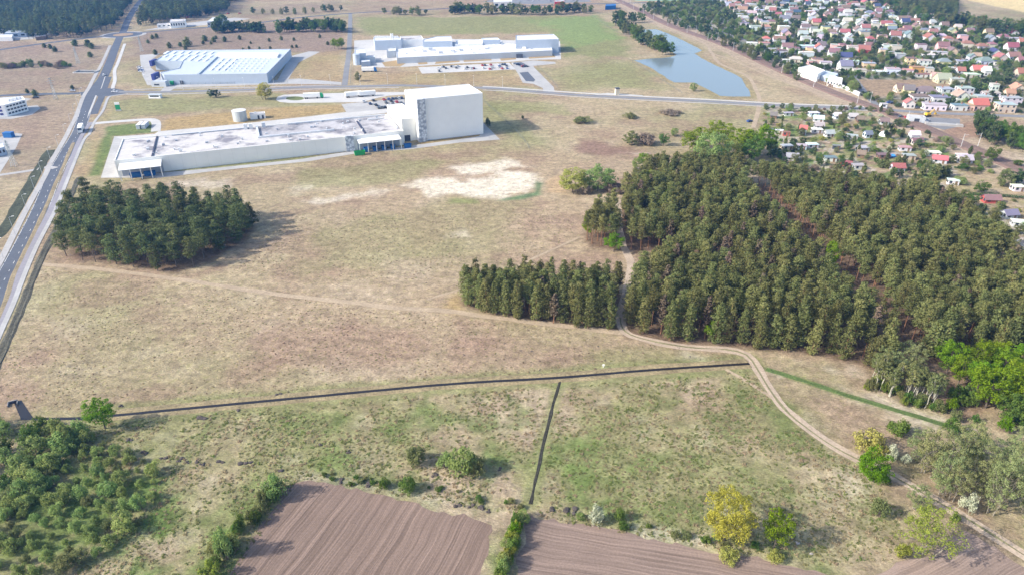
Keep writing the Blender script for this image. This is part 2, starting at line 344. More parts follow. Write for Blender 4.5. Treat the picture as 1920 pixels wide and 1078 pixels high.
    mp = nn(t, 'ShaderNodeMapping'); t.links.new(pos, mp.inputs[0]); mp.inputs['Rotation'].default_value = (0, 0, 0.5); mp.inputs['Scale'].default_value = (1.0, 1.7, 1.0)
    c = mul(t, at.outputs['Color'], ramp(t, noise(t, mp.outputs[0], 1.3, 6, 0.72), 0.34, 0.66, 0.72, 1.28))
    c = mul(t, c, ramp(t, noise(t, pos, 0.42, 5, 0.68), 0.34, 0.66, 0.72, 1.28)); c = mul(t, c, ramp(t, noise(t, mp.outputs[0], 0.13, 4, 0.65), 0.34, 0.66, 0.84, 1.16))
    tint = mixcol(t, ramp(t, noise(t, pos, 0.55, 5, 0.7), 0.52, 0.68), (1, 1, 1), (0.84, 0.95, 0.66)); c = mixcol(t, 0.75, c, tint, 'MULTIPLY')
    tint = mixcol(t, ramp(t, noise(t, mp.outputs[0], 0.8, 5, 0.7), 0.56, 0.70), (1, 1, 1), (0.62, 0.52, 0.47)); c = mixcol(t, 0.7, c, tint, 'MULTIPLY')
    t.links.new(c, b.inputs['Base Color']); b.inputs['Roughness'].default_value = 1.0; b.inputs['Specular IOR Level'].default_value = 0.05
    bn = nn(t, 'ShaderNodeBump'); bn.inputs['Distance'].default_value = 0.45; bn.inputs['Strength'].default_value = 0.9
    t.links.new(noise(t, mp.outputs[0], 0.9, 6, 0.7), bn.inputs['Height']); t.links.new(bn.outputs[0], b.inputs['Normal'])
    tag(link('ground', me, 'meadow'), 'dry grass meadow land with green, brown and sandy patches', kind='structure')
build_ground()

# ------------------------------------------------------------------ surfaces
M('asphalt', (.090, .100, .122), 0.9, 0.15, 0.9, 0.12); M('asphalt_old', (.20, .20, .205), 0.9, 0.12, 0.7, 0.1); M('paving', (.36, .345, .33), 0.9, 0.12, 0.8, 0.08)
M('cycle_paving', (.25, .235, .255), 0.9, 0.12, 0.8, 0.08); M('concrete', (.37, .36, .345), 0.9, 0.12, 0.5, 0.12); M('concrete_pale', (.46, .445, .42), 0.9, 0.10, 0.5, 0.08)
M('marking', (.75, .75, .72), 0.8, 0.2, 2.0); M('sandy_track', (.40, .315, .235), 1.0, 0.25, 1.6, 0.15, 0.08); M('sandy_path', (.36, .28, .19), 1.0, 0.25, 1.2, 0.15, 0.08)
M('verge', (.20, .185, .095), 1.0, 0.35, 1.2, 0.2, 0.2); M('green_bank', (.075, .112, .034), 1.0, 0.4, 1.3, 0.2, 0.3); M('dry_bank', (.27, .215, .12), 1.0, 0.4, 1.3, 0.25, 0.3)
M('ballast', (.20, .132, .104), 1.0, 0.3, 1.0, 0.12, 0.1); M('steel', (.22, .18, .16), 0.5, 0.2, 2, metal=0.6)
M('embankment', (.105, .095, .066), 1.0, 0.5, 0.9, 0.3, 0.4)
def soil(name, ang, col):
    m, t, b = newmat(name); pos = nn(t, 'ShaderNodeNewGeometry').outputs['Position']
    mp = nn(t, 'ShaderNodeMapping'); t.links.new(pos, mp.inputs[0]); mp.inputs['Rotation'].default_value = (0, 0, ang)
    warp = noise(t, pos, 0.045, 2); ad = nn(t, 'ShaderNodeVectorMath', operation='MULTIPLY_ADD'); t.links.new(warp, ad.inputs[0]); ad.inputs[1].default_value = (3, 0, 0); t.links.new(mp.outputs[0], ad.inputs[2])
    sx = nn(t, 'ShaderNodeMapping'); t.links.new(ad.outputs[0], sx.inputs[0]); sx.inputs['Scale'].default_value = (1, 0.012, 1)
    lines = noise(t, sx.outputs[0], 0.95, 4, 0.66); rows = noise(t, sx.outputs[0], 2.6, 3, 0.6)
    r = nn(t, 'ShaderNodeRGB'); r.outputs[0].default_value = (*col, 1)
    c = mul(t, r.outputs[0], ramp(t, lines, 0.36, 0.64, 0.83, 1.19)); c = mul(t, c, ramp(t, rows, 0.34, 0.66, 0.80, 1.22)); c = mul(t, c, ramp(t, noise(t, pos, 2.2, 5, 0.7), 0.3, 0.7, 0.80, 1.18)); c = mul(t, c, ramp(t, noise(t, pos, 0.05, 3), 0.3, 0.7, 0.88, 1.12))
    t.links.new(c, b.inputs['Base Color']); b.inputs['Roughness'].default_value = 1; b.inputs['Specular IOR Level'].default_value = 0.05
    bn = nn(t, 'ShaderNodeBump'); bn.inputs['Distance'].default_value = 0.12; t.links.new(rows, bn.inputs['Height']); t.links.new(bn.outputs[0], b.inputs['Normal'])
SOILC = (.198, .142, .112)
soil('ploughed_soil_a', math.radians(90-70), SOILC); soil('ploughed_soil_b', math.radians(90+12), (.225, .165, .132)); soil('ploughed_soil_c', math.radians(90-26), (.26, .193, .155))
def rough_poly(poly, jit, step, seed):
    L = []
    for a, b in zip(poly, np.roll(poly, -1, 0)):
        n = max(1, min(90, int(np.linalg.norm(b-a)/step)))
        for k in range(n): L.append(a+(b-a)*k/n)
    L = np.array(L); k = np.arange(len(L)); return L+np.column_stack([vnoise(k*.7+seed*9, k*0+1.3)-.5, vnoise(k*.7+seed*5, k*0+7.7)-.5])*2*jit
struct('ploughed_field', MB().sheet(rough_poly(FIELD1, 1.1, 1.5, 1), .02), 'ploughed_soil_a', 'bare brown ploughed field with lengthwise furrows, west of the hedge strip')
struct('ploughed_field', MB().sheet(rough_poly(FIELD2, 1.1, 1.5, 2), .02), 'ploughed_soil_b', 'bare brown ploughed field with crosswise furrows, east of the hedge strip')
struct('ploughed_field', MB().sheet(rough_poly(FIELD3, 1.1, 1.5, 3), .02), 'ploughed_soil_c', 'pale bare ploughed field corner beside the dirt track')
o = struct('dirt_track', ribbon(TRACK, flat(1, .05), 3.1, .35, 3), 'sandy_track', 'sandy dirt track with two ruts winding out of the pine wood')
tag(ribbon(TRACK[40:], flat(1, .065), .55, .25, 8).build('grass_strip', 'verge', o), 'strip of grass between the ruts')
for i, (pts, w, lab) in enumerate([
    ([(72,495),(200,506),(350,526),(500,549),(640,565),(740,577),(830,582),(920,594),(1060,611),(1168,624)], 2.6, 'sandy footpath crossing the dry meadow past the small pine grove'),
    ([(800,562),(870,540),(935,517),(1010,480),(1088,444)], 1.2, 'faint sandy path from the meadow up to the wood edge'),
    ([(1335,676),(1400,715),(1455,750),(1495,782),(1540,815)], 1.3, 'faint trodden trail running beside the dirt track'),
    ([(1256,55),(1320,82),(1335,100),(1370,112),(1440,142),(1560,186)], 2.6, 'sandy path between pond and railway'),
    ([(1335,100),(1350,120),(1400,143),(1418,170),(1424,190),(1420,215),(1412,240)], 3.0, 'sandy path along the pond shore to the road'),
    ([(1195,20),(1262,51),(1362,92),(1462,137),(1560,181),(1625,208),(1700,243),(1800,285),(1900,335),(1990,375)], 2.0, 'sandy service path on the near side of the railway')]):
    struct('footpath', ribbon(smooth_line(GL(pts), 3), flat(1, .035+.001*i), w, .3, 20+i), 'sandy_path', lab)
# ditches: raised grassy banks with dark water between
def water_mat(name, col, rough, bump, scale):
    m, t, b = newmat(name); pos = nn(t, 'ShaderNodeNewGeometry').outputs['Position']
    b.inputs['Base Color'].default_value = (*col, 1); b.inputs['Roughness'].default_value = rough; b.inputs['IOR'].default_value = 1.33
    bn = nn(t, 'ShaderNodeBump'); bn.inputs['Distance'].default_value = bump; bn.inputs['Strength'].default_value = 0.5
    t.links.new(noise(t, pos, scale, 4), bn.inputs['Height']); t.links.new(bn.outputs[0], b.inputs['Normal'])
water_mat('ditch_water', (.024, .021, .021), 0.22, .01, 1.5); water_mat('pond_water', (.17, .205, .215), 0.12, .06, 0.55)
def ditch(L, half, bank, mat, lab, wlab, wet=True, bw=1.0):
    o = struct('ditch_bank', ribbon(L, [(half+bw*1.5, 0.0), (half+bw*.6, bank), (half, 0.10), (0, .04), (-half, 0.10), (-half-bw*.5, bank*.7), (-half-bw*1.1, 0.0)], 1.0, .28, int(half*50)), mat, lab)
    if wet: struct('ditch_water', ribbon(L, [(half+.05, .14), (0, .14), (-half-.05, .14)], 1.0), 'ditch_water', wlab)
ditch(DITCH, .5, .34, 'dry_bank', 'low grassy banks of the long straight drainage ditch', 'dark still water in the long straight drainage ditch', True, 1.5)
struct('side_ditch', ribbon(DITCH2, [(.42, .0), (.2, .12), (.0, .05), (-.2, .1), (-.42, .0)], 1.0, .20, 4), M('ditch_weeds', (.042, .040, .030), 1, .5, .9, .3, .4), 'narrow dark overgrown side ditch running to the ploughed fields')
ditch(DITCH3, .25, .3, 'green_bank', 'bright green overgrown ditch beyond the dirt track', '', False, .5)
struct('ditch_water', MB().sheet(GL([(25,752),(40,750),(62,783),(190,781),(185,787),(40,787)]), .05), 'ditch_water', 'shallow ditch outlet basin beside the willow thicket')
struct('pond', MB().sheet(rough_poly(POND, .8, 4, 5), .03), 'pond_water', 'blue grey pond between factory meadow and railway')
# roads
def yard(name, px, mat, lab, z): struct(name, MB().sheet(GL(px), z), mat, lab)
def road(name, pts, w, mat, lab, z=.06, prof=None, step=4):
    L = smooth_line(GL(pts), step); struct(name, ribbon(L, prof or flat(1, z), w), mat, lab); return L
MAIN = [(-95,740),(-40,630),(-12,565),(11,519),(32.5,480),(74,396),(102,329),(126,284.5),(147,248),(161,208),(171,180),(185,158),(194,145),(205,120),(217,88),(224,72)]
mainL = road('road', MAIN, 7.2, 'asphalt', 'dark asphalt main road with dashed centre line')
road('road', [(224,72),(232,58),(240,38),(252,18),(266,0),(300,-40)], 7.5, 'asphalt', 'asphalt road leading north from the roundabout into the woods', .066)
road('road', [(176,215),(184,196),(190,183),(196,165),(204,145)], 4.5, 'asphalt', 'right turn lane of the main road at the junction', .062)
EW = [(218,173),(313,173),(480,168.5),(560,165),(664,163),(748,161),(830,163),(915,166),(960,169),(1080,178.5),(1205,185),(1330,191),(1456,198),(1560,202),(1642,205),(1741,212),(1920,219),(2050,225)]
ewL = road('road', EW, 6.4, 'asphalt_old', 'long grey road passing between the factories to the level crossing', .064)
road('road', [(-60,186),(5,180),(80,177),(140,176),(165,174),(218,173)], 6.5, 'asphalt', 'side street west of the junction', .063)
NR = [(-60,104),(0,94),(100,80),(175,71),(205,68.5)]; road('road', NR, 7, 'asphalt', 'road from the roundabout west along the wood edge', .062)
road('road', [(256,63),(276,61),(376,53),(480,44),(560,34),(662,25.5),(793,19),(880,15),(1000,11.5),(1120,8),(1250,5),(1340,3)], 7, 'asphalt', 'far main road running east from the roundabout', .061)
c = G(231, 66); R0, R1 = 10, 19
struct('roundabout_pavement', MB().sheet([(c[0]+(R1+4)*math.cos(a), c[1]+(R1+4)*math.sin(a)) for a in np.linspace(0, 2*math.pi, 40, False)], .058), 'paving', 'pale pavement ring round the distant roundabout')
ring = [(c[0]+R1*math.cos(a), c[1]+R1*1.0*math.sin(a)) for a in np.linspace(0, 2*math.pi, 40, False)]; struct('roundabout', MB().sheet(ring, .07), 'asphalt', 'asphalt ring of the distant roundabout')
isl = [(c[0]+R0*math.cos(a), c[1]+R0*math.sin(a)) for a in np.linspace(0, 2*math.pi, 30, False)]; struct('roundabout_island', MB().prism(isl, 0, .22), M('island', (.30, .21, .13), .9, .3, .3), 'reddish planted island of the roundabout')
road('road', [(646,161),(650,130),(654,100),(656,60),(657,25)], 4.5, 'asphalt_old', 'narrow straight lane beside the field fence', .059)
LP = [(-120,740),(-50,610),(-15,520),(6,480),(48,396),(85,329),(94.5,307),(121,262),(132,240),(142,220),(156,183),(166.5,166),(177,145),(191,120),(206.5,86)]
road('pavement', LP, 2.6, 'paving', 'grey pavement along the west side of the main road', prof=slab(.12))
road('cycle_path', [(-50,720),(-8,623),(15,570),(35,519),(61,460),(94,396),(123,329),(150,262),(170,230)], 2.4, 'cycle_paving', 'lilac grey cycle path along the main road', prof=slab(.11))
road('pavement', [(-40,720),(1,623),(25,570),(44.5,519),(70,460),(103,396),(130,329),(157,263),(167,253),(177,230),(193,208),(203,184),(214,180),(240,176.5)], 1.7, 'concrete', 'pale pavement along the east side of the main road', prof=slab(.125))
road('pavement', [(212,167),(211.7,163.8),(215.5,151),(215,132.5),(220.5,120),(234,83)], 2.6, 'concrete_pale', 'pale winding pavement north of the junction', prof=slab(.12))
road('pavement', [(236,177.5),(313,177.3),(480,172.3),(560,168.6),(664,166.4),(748,164.6)], 1.8, 'paving', 'pavement along the south side of the long grey road by the lawns', prof=slab(.12))
yard('road_junction', [(150,179),(163,167.5),(212,166),(232,170),(236,176),(206,181),(160,182)], 'asphalt', 'broad asphalt crossing of main road and long grey road', .057)
road('pavement', [(250,169),(330,166.5),(480,164.5),(640,160)], 2.0, 'paving', 'pavement along the north side of the long grey road', prof=slab(.12))
road('pavement', [(905,163),(960,166),(1080,174.5),(1205,181.5),(1330,187.5),(1456,194.5),(1560,198.5),(1630,201)], 2.4, 'concrete_pale', 'pale pavement beside the long grey road toward the crossing', prof=slab(.12))
road('pavement', [(905,169.5),(960,172.5),(1080,182),(1205,188.5),(1330,194.5),(1456,201.5),(1560,205.5),(1650,209)], 1.6, 'paving', 'pavement on the south side of the long grey road', prof=slab(.12))
road('lane', [(-30,333),(20,326),(60,320),(88,314),(104,316)], 3.5, 'paving', 'side lane joining the main road over the drain', .07)
struct('drain', ribbon(smooth_line(GL([(-30,458),(0,440),(35,385),(65,330),(82,302),(95,282)]), 4), [(2.6, 0), (1.8, .12), (0, .06), (-1.8, .12), (-2.6, 0)], 1, .5, 4), M('drain_weeds', (.055, .062, .035), 1, .5, .6, .3, .5), 'dark overgrown drain west of the main road')
struct('road_bank', ribbon(smooth_line(GL([(-30,735),(8,650),(38,580),(58,530),(72,497),(80,480),(100,440),(124,385),(148,333)]), 3), [(1.0, 0), (.55, .16), (-.1, .08), (-.7, .2), (-1.2, 0)], 1.3, .4, 6), M('bank_weeds', (.085, .080, .058), 1, .5, .9, .3, .4), 'dark weedy ditch strip between main road and meadow')
struct('verge', ribbon(smooth_line(GL([(-45,690),(-5,600),(12,560),(25,519),(48,470),(83,396),(112,329),(138,268)]), 4), [(1.3, 0), (0.6, .12), (-.6, .12), (-1.3, 0)], 1, .25, 9), M('verge_dry', (.25, .20, .12), 1, .35, 1.2, .2, .2), 'brown grass verge between main road and cycle path')
# road markings
def dashes(name, pts, lab, L0, gap, w, z, off=0):
    L = smooth_line(GL(pts), 1.0); N = normals2(L); mb = MB(); i = 0
    while i+L0 < len(L):
        s = L[i:i+L0+1]+N[i:i+L0+1]*off; n = N[i:i+L0+1]; a, b = s[0], s[-1]; m = n[0]*w/2
        mb.sheet([a-m, a+m, b+m, b-m], z); i += L0+gap
    struct(name, mb, 'marking', lab)
dashes('road_marking', MAIN[:10], 'white dashed centre line of the main road', 2, 6, .14, .075)
dashes('road_marking', MAIN[:10], 'white edge line on the west side of the main road', 8, 1, .14, .076, 3.35); dashes('road_marking', MAIN[:10], 'white edge line on the east side of the main road', 8, 1, .14, .077, -3.35)
mi = GL([(179,180),(182,180),(174,202),(167,216),(163,224),(166,212)]); struct('traffic_island', MB().prism(mi, 0, .14), 'concrete_pale', 'long pale traffic island south of the junction')
mi = GL([(191,165.5),(188.5,168.5),(196,146),(198.5,143)]); struct('traffic_island', MB().prism(mi, 0, .14), 'concrete_pale', 'narrow pale traffic island north of the junction')
# yards and parking
yard('yard', [(214.5,256),(189,334),(300,334),(400,321.5),(580,303),(677,287),(769,280.5),(863,268),(938,262.5),(906,231),(893,236),(905,248),(898,256),(860,262),(770,274),(690,282),(640,287),(560,299.5),(400,316),(320,323),(226,330),(231,262)], 'concrete', 'grey concrete service road round the long factory', .041)
yard('yard', [(214,257),(231,263),(303,256),(480,238),(600,226),(720,213),(760,208),(760,203),(700,205),(580,219),(478,230),(400,238),(297,247),(290,252)], 'concrete_pale', 'pale concrete strip behind the long factory', .045)
road('access_lane', [(166,233.5),(200,230),(270,225),(287,226),(293,232),(292,247)], 5.5, 'concrete_pale', 'pale access lane from the main road to the long factory', .05, step=2)
yard('lorry_park', [(517,188),(521,182),(532,178.5),(560,177),(640,175),(700,173.5),(762,173.5),(762,178),(730,180),(705,185),(682,192),(620,193),(545,194),(524,192)], 'concrete_pale', 'pale concrete lorry park behind the long factory', .042)
struct('lawn', MB().sheet([G(553+17*math.cos(a), 185.3+3.8*math.sin(a)) for a in np.linspace(0, 2*math.pi, 24, False)], .055), M('lawn', (.13, .15, .05), 1, .3, .8), 'oval lawn in the lorry turning loop')
yard('car_park', [(640,196),(704,190),(757,184),(762,200),(756,203),(714,206),(650,212)], 'concrete', 'staff car park behind the long factory', .046)
yard('yard', [(664,77),(700,75),(750,72),(1050,78),(1052,112),(1000,113),(955,117),(860,120),(752,126.5),(712,127.5),(664,122)], 'concrete_pale', 'pale concrete yards round the white factory complex', .041)
for i, q in enumerate([[(716,118),(756,112),(762,119),(750,126),(722,126)], [(783,118),(800,115),(802,121),(785,122)], [(820,113),(860,111.5),(862,117),(815,121)], [(868,112.5),(920,109),(922,114),(870,117)], [(935,107.5),(966,105.5),(968,112),(940,115)], [(990,106),(1036,101.5),(1042,108),(992,111)]]):
    struct('lawn', MB().prism(GL(q), 0, .09), M('lawn_dry', (.33, .235, .115), 1, .25, .8), 'dry lawn bed along the white factory front')
yard('car_park', [(784,127),(870,122.5),(955,118.5),(967,131),(880,135),(791,139)], 'concrete_pale', 'large car park before the white factory complex', .052)
yard('yard', [(958,118.5),(1000,114),(1040,117),(1043,120),(1000,124.5),(1002,128),(1038,164),(1040,173),(1018,172.5),(1018,166),(1000,158),(980,156),(972,140)], 'concrete', 'entrance apron of the white factory complex', .048)
yard('car_park', [(974,137),(990,135.5),(1004,151),(1000,154),(986,153)], 'asphalt', 'small dark car park at the factory entrance', .056); yard('car_park', [(962,118.5),(978,117.5),(994,126),(980,128)], 'asphalt', 'dark visitor parking beside the factory entrance', .057)
yard('yard', [(262,104),(300,101),(285,112),(283,128),(300,142),(316,158),(300,163),(276,160),(266,140)], 'concrete', 'concrete apron at the west end of the grey warehouse', .041)
yard('yard', [(300,160),(505,152),(560,148),(640,155),(640,159),(540,158),(330,165),(318,172),(300,172),(308,164)], 'concrete', 'concrete forecourt along the grey warehouse', .043)
yard('yard', [(545,106),(580,97),(600,98),(560,118),(540,150),(520,152)], 'concrete', 'concrete strip at the east end of the grey warehouse', .044)
yard('yard', [(-30,224),(20,224),(60,216),(76,204),(70,198),(50,200),(50,190),(60,186),(40,184),(-30,184)], 'concrete', 'concrete plot round the white office block', .042)
yard('yard', [(-60,338),(0,325),(30,278),(42,252),(30,250),(0,258),(-60,270)], 'concrete', 'concrete yard at the cut off building by the pylon', .043)
yard('yard', [(-30,80),(60,74),(96,64),(90,60),(50,56),(-30,54)], 'concrete', 'storage yard at the wood edge', .042)
yard('yard', [(268,58),(330,46),(440,34),(470,36),(400,46),(330,54)], 'concrete', 'concrete forecourt of the small depot', .042)
yard('yard', [(905,4),(960,-6),(1090,-8),(1110,4),(1000,9)], 'asphalt_old', 'far car park beyond the main road', .042)
yard('yard', [(1675,216.5),(1720,219),(1800,224),(1800,238),(1770,244),(1730,234)], 'asphalt_old', 'builders yard beside the level crossing', .042)
# railway
o = struct('railway_bed', ribbon(RAIL, [(6.2, 0), (4.6, .5), (-4.6, .5), (-6.2, 0)], 1, .3, 3), 'ballast', 'reddish ballast bed of the double track railway')
for off in (-2.9, -1.4, 1.4, 2.9):
    tag(ribbon(RAIL, [(off+.07, .5), (off+.07, .66), (off-.07, .66), (off-.07, .5)], 1).build('rail', 'steel'), 'long steel rail of the double track railway', kind='structure')

# ------------------------------------------------------------------ vegetation prototypes
leafmat('needles', (.145, .162, .055), (.228, .232, .088), .28, .3); leafmat('needles_dark', (.112, .142, .052), (.178, .204, .082), .28, .3)
leafmat('needles_olive', (.085, .100, .038), (.125, .130, .055), .22, .15); leafmat('needles_brown', (.13, .10, .07), (.17, .13, .09), .2, .15)
leafmat('leaf_green', (.095, .165, .032), (.150, .225, .05), .22, .4); leafmat('leaf_lime', (.145, .245, .012), (.210, .310, .025), .12, .4)
leafmat('leaf_vivid', (.115, .235, .010), (.170, .310, .02), .08, .4); leafmat('leaf_yellow', (.35, .335, .05), (.46, .44, .085), .06, .45)
leafmat('leaf_straw', (.36, .345, .09), (.45, .43, .13), .06, .45); leafmat('leaf_olive', (.185, .210, .080), (.255, .265, .11), .2, .4)
leafmat('leaf_willow', (.25, .335, .105), (.34, .42, .15), .14, .5); leafmat('leaf_yellowgreen', (.24, .28, .05), (.32, .35, .07), .12, .45)
leafmat('leaf_alder', (.25, .285, .115), (.33, .355, .165), .12, .45); leafmat('leaf_blossom', (.45, .50, .33), (.62, .64, .50), .1, .35)
leafmat('leaf_dead', (.24, .18, .14), (.32, .25, .19), .15, .2); leafmat('leaf_town', (.070, .112, .048), (.120, .160, .068), .35, .35)
leafmat('leaf_reed', (.36, .28, .13), (.46, .37, .19), .15, .3)
M('bark_pine', (.24, .125, .070), .95, .3, 1.5); M('bark', (.13, .105, .085), .95, .3, 1.5); M('bark_birch', (.40, .38, .31), .9, .35, 1.2); M('bark_pale', (.22, .195, .155), .95, .3, 1.5); M('twig', (.21, .165, .13), .95, .25, 1.5)

def card_mesh(name, P, N, L, Wd, rng, droop=0.0):
    n = len(P); N = N/(np.linalg.norm(N, axis=1)[:, None]+1e-9); r = rng.normal(size=(n, 3)); T = np.cross(N, r); T /= np.linalg.norm(T, axis=1)[:, None]+1e-9; B = np.cross(N, T)
    l = (L*(.6+.8*rng.rand(n)))[:, None]; w = (Wd*(.6+.8*rng.rand(n)))[:, None]
    bend = N*(l*.25)
    V = np.stack([P-T*l, P-B*w+bend, P+T*l, P+B*w+bend], 1).reshape(-1, 3)
    me = bpy.data.meshes.new(name); me.vertices.add(4*n); me.vertices.foreach_set('co', V.ravel()); me.loops.add(4*n); me.loops.foreach_set('vertex_index', np.arange(4*n, dtype=np.int32))
    me.polygons.add(n); me.polygons.foreach_set('loop_start', (np.arange(n)*4).astype(np.int32)); me.update(calc_edges=True)
    a = me.attributes.new('rnd', 'FLOAT', 'POINT'); a.data.foreach_set('value', np.repeat(rng.rand(n)**1.3, 4)); return me
def clumps(cen, rad, per, rng, flat=.75):
    """leaf positions and outward normals on and in a set of clumps"""
    P, N = [], []
    for c, r in zip(cen, rad):
        k = max(3, int(per*(.7+.6*rng.rand()))); d = rng.normal(size=(k, 3)); d[:, 2] = d[:, 2]*.9+.25; d /= np.linalg.norm(d, axis=1)[:, None]
        q = (.35+.75*rng.rand(k)**.6)[:, None]; P.append(c+d*q*r*np.array([1, 1, flat])); N.append(d+rng.normal(size=(k, 3))*.55+np.array([0, 0, .25]))
    return np.vstack(P), np.vstack(N)
def limb(mb, a, b, r0, r1, rng, seg=3, wob=.06, n=5):
    a = np.array(a, float); b = np.array(b, float); L = np.linalg.norm(b-a); q = [a]+[a+(b-a)*k/seg+rng.normal(size=3)*L*wob*.5 for k in range(1, seg)]+[b]
    for k in range(seg): mb.tube(q[k], q[k+1], r0+(r1-r0)*k/seg, r0+(r1-r0)*(k+1)/seg, n, cap=(k == seg-1))
def pine_proto(seed, H=15., R=2.5, base=.38, round_=.6, levels=15, per=15, card=.46, nb0=4, cr=(.42, .38)):
    rng = np.random.RandomState(seed); tr = MB(); lean = rng.normal(size=2)*.25
    top = np.array([lean[0], lean[1], H*.95]); limb(tr, (0, 0, -.2), top, .19, .04, rng, 5, .012, 6)
    cen, rad = [], []
    for i in range(levels):
        t = (i+rng.rand()*.8)/levels; z = H*(base+(1-base)*t*.98); r = R*(1-t)**round_*(.5+.5*min(1, t/.22))+.15
        nb = rng.randint(nb0, nb0+3) if t < .8 else 3; a0 = rng.rand()*6.28; ax = lean*(z/H)
        for k in range(nb):
            a = a0+6.283*k/nb+rng.normal()*.3; q = r*(.45+.72*rng.rand()); c = np.array([ax[0]+q*math.cos(a)*.72, ax[1]+q*math.sin(a)*.72, z+.12*q+rng.normal()*.25])
            cen.append(c); rad.append((cr[0]*q+cr[1])*rng.uniform(.7, 1.3))
            if t < .55 and rng.rand() < .6: tr.tube((ax[0], ax[1], z-.5), c, .045, .015, 3, False)
    for k in range(5):                                            # bare dead snags under the crown
        z = H*(base*(.55+.4*rng.rand())); a = rng.rand()*6.28; l = .6+rng.rand()*.9; tr.tube((0, 0, z), (l*math.cos(a), l*math.sin(a), z+.15), .03, .01, 3, False)
    P, N = clumps(np.array(cen), np.array(rad), per, rng, .62)
    return tr, card_mesh('crown', P, N, card, card*.55, rng)
def decid_proto(seed, H=12., R=4., base=.22, n=60, per=42, card=.26, sparse=0., up=1.0, trunk_r=.22, stems=1, limbs=9, crad=(.16, .30)):
    rng = np.random.RandomState(seed); tr = MB(); cz = H*(base+(1-base)*.52); hz = H*(1-base)*.5; cen, rad = [], []
    lobes = [(rng.normal(size=3)*.35, .55+.4*rng.rand()) for _ in range(6)]
    while len(cen) < n:
        d = rng.normal(size=3); d /= np.linalg.norm(d); q = .45+.6*rng.rand()**.7
        bulge = .72+.38*max(float(d@(l[0]/(np.linalg.norm(l[0])+1e-6)))*l[1] for l in lobes)
        p = d*q*bulge; c = np.array([p[0]*R, p[1]*R, cz+p[2]*hz*1.05])
        if c[2] < H*base*.6: continue
        cen.append(c); rad.append(R*(crad[0]+(crad[1]-crad[0])*rng.rand()))
    for s in range(stems):
        o = np.zeros(3) if stems == 1 else np.array([*(rng.normal(size=2)*R*.16), 0]); f = np.array([o[0]*1.6+rng.normal()*.2, o[1]*1.6+rng.normal()*.2, H*(base+.28)])
        o[2] = -.2; limb(tr, o, f, trunk_r/(stems**.5), trunk_r*.45/(stems**.5), rng, 4, .04, 6)
        for k in range(max(2, limbs//stems)):
            t = .45+.55*rng.rand(); a = o+(f-o)*t; b = cen[rng.randint(n)]
            if b[2] > a[2]: limb(tr, a, b, trunk_r*.35/(stems**.5), .03, rng, 3, .08, 4)
    P, N = clumps(np.array(cen), np.array(rad), per*(1-sparse), rng, .85)
    return tr, card_mesh('crown', P, N, card, card*.62, rng)
def shrub_proto(seed, H=3., R=2., n=34, per=40, card=.17, spiky=.4):
    rng = np.random.RandomState(seed); tr = MB(); cen, rad = [], []
    for k in range(n):
        a = rng.rand()*6.28; q = math.sqrt(rng.rand()); z = H*(.25+.68*rng.rand()*(1-.6*q*q)); cen.append(np.array([R*.82*q*math.cos(a), R*.82*q*math.sin(a), z])); rad.append(R*(.17+.15*rng.rand()))
        if k % 2 == 0: tr.tube((cen[-1][0]*.25, cen[-1][1]*.25, -.1), cen[-1]*1.02, .05, .015, 3, False)
    P, N = clumps(np.array(cen), np.array(rad), per, rng, 1+spiky*.6)
    P[:, 2] = np.maximum(P[:, 2], .03); return tr, card_mesh('crown', P, N, card, card*.5, rng)

def protos(kind, fn, bark, leaf, specs, trunk_name='trunk', crown_name='crown'):
    out = []
    for sp in specs:
        tr, cr = fn(**sp); tm = tr.mesh(trunk_name); tm.materials.append(MATS[bark]); cr.materials.append(MATS[leaf]); out.append((tm, cr, sp['H'], sp['R']))
    return out
PINE = protos('pine', pine_proto, 'bark_pine', 'needles', [dict(seed=s, H=15., R=2.3+.3*(s % 3), base=.40+.04*(s % 3), round_=.34+.06*(s % 3), levels=9, per=44, card=.27, nb0=3, cr=(.40, .48)) for s in range(7)])
PINE_EDGE = protos('pine', pine_proto, 'bark_pine', 'needles', [dict(seed=20+s, H=14., R=2.9, base=.04, round_=.44, levels=15, per=30, card=.29) for s in range(5)])
PINE_OLD = protos('pine', pine_proto, 'bark', 'needles_dark', [dict(seed=40+s, H=14.5, R=3.3, base=.36, round_=.33, levels=7, per=70, card=.27, nb0=3, cr=(.36, .62)) for s in range(6)])
PINE_OLD_EDGE = protos('pine', pine_proto, 'bark', 'needles_dark', [dict(seed=50+s, H=13., R=3.1, base=.12, round_=.36, levels=9, per=56, card=.27, nb0=3, cr=(.36, .58)) for s in range(3)])
PINE_YOUNG = protos('pine', pine_proto, 'bark', 'needles_dark', [dict(seed=60+s, H=6., R=2.2, base=.04, round_=.75, levels=10, per=16, card=.42) for s in range(3)])
PINE_DEAD = protos('pine', pine_proto, 'bark_pine', 'needles_brown', [dict(seed=80, H=15., R=1.9, base=.30, per=7)])
def DP(leaf, bark='bark', seeds=(1, 2), **k): return protos('d', decid_proto, bark, leaf, [dict(seed=s, **{**dict(H=12., R=4.), **k}) for s in seeds])
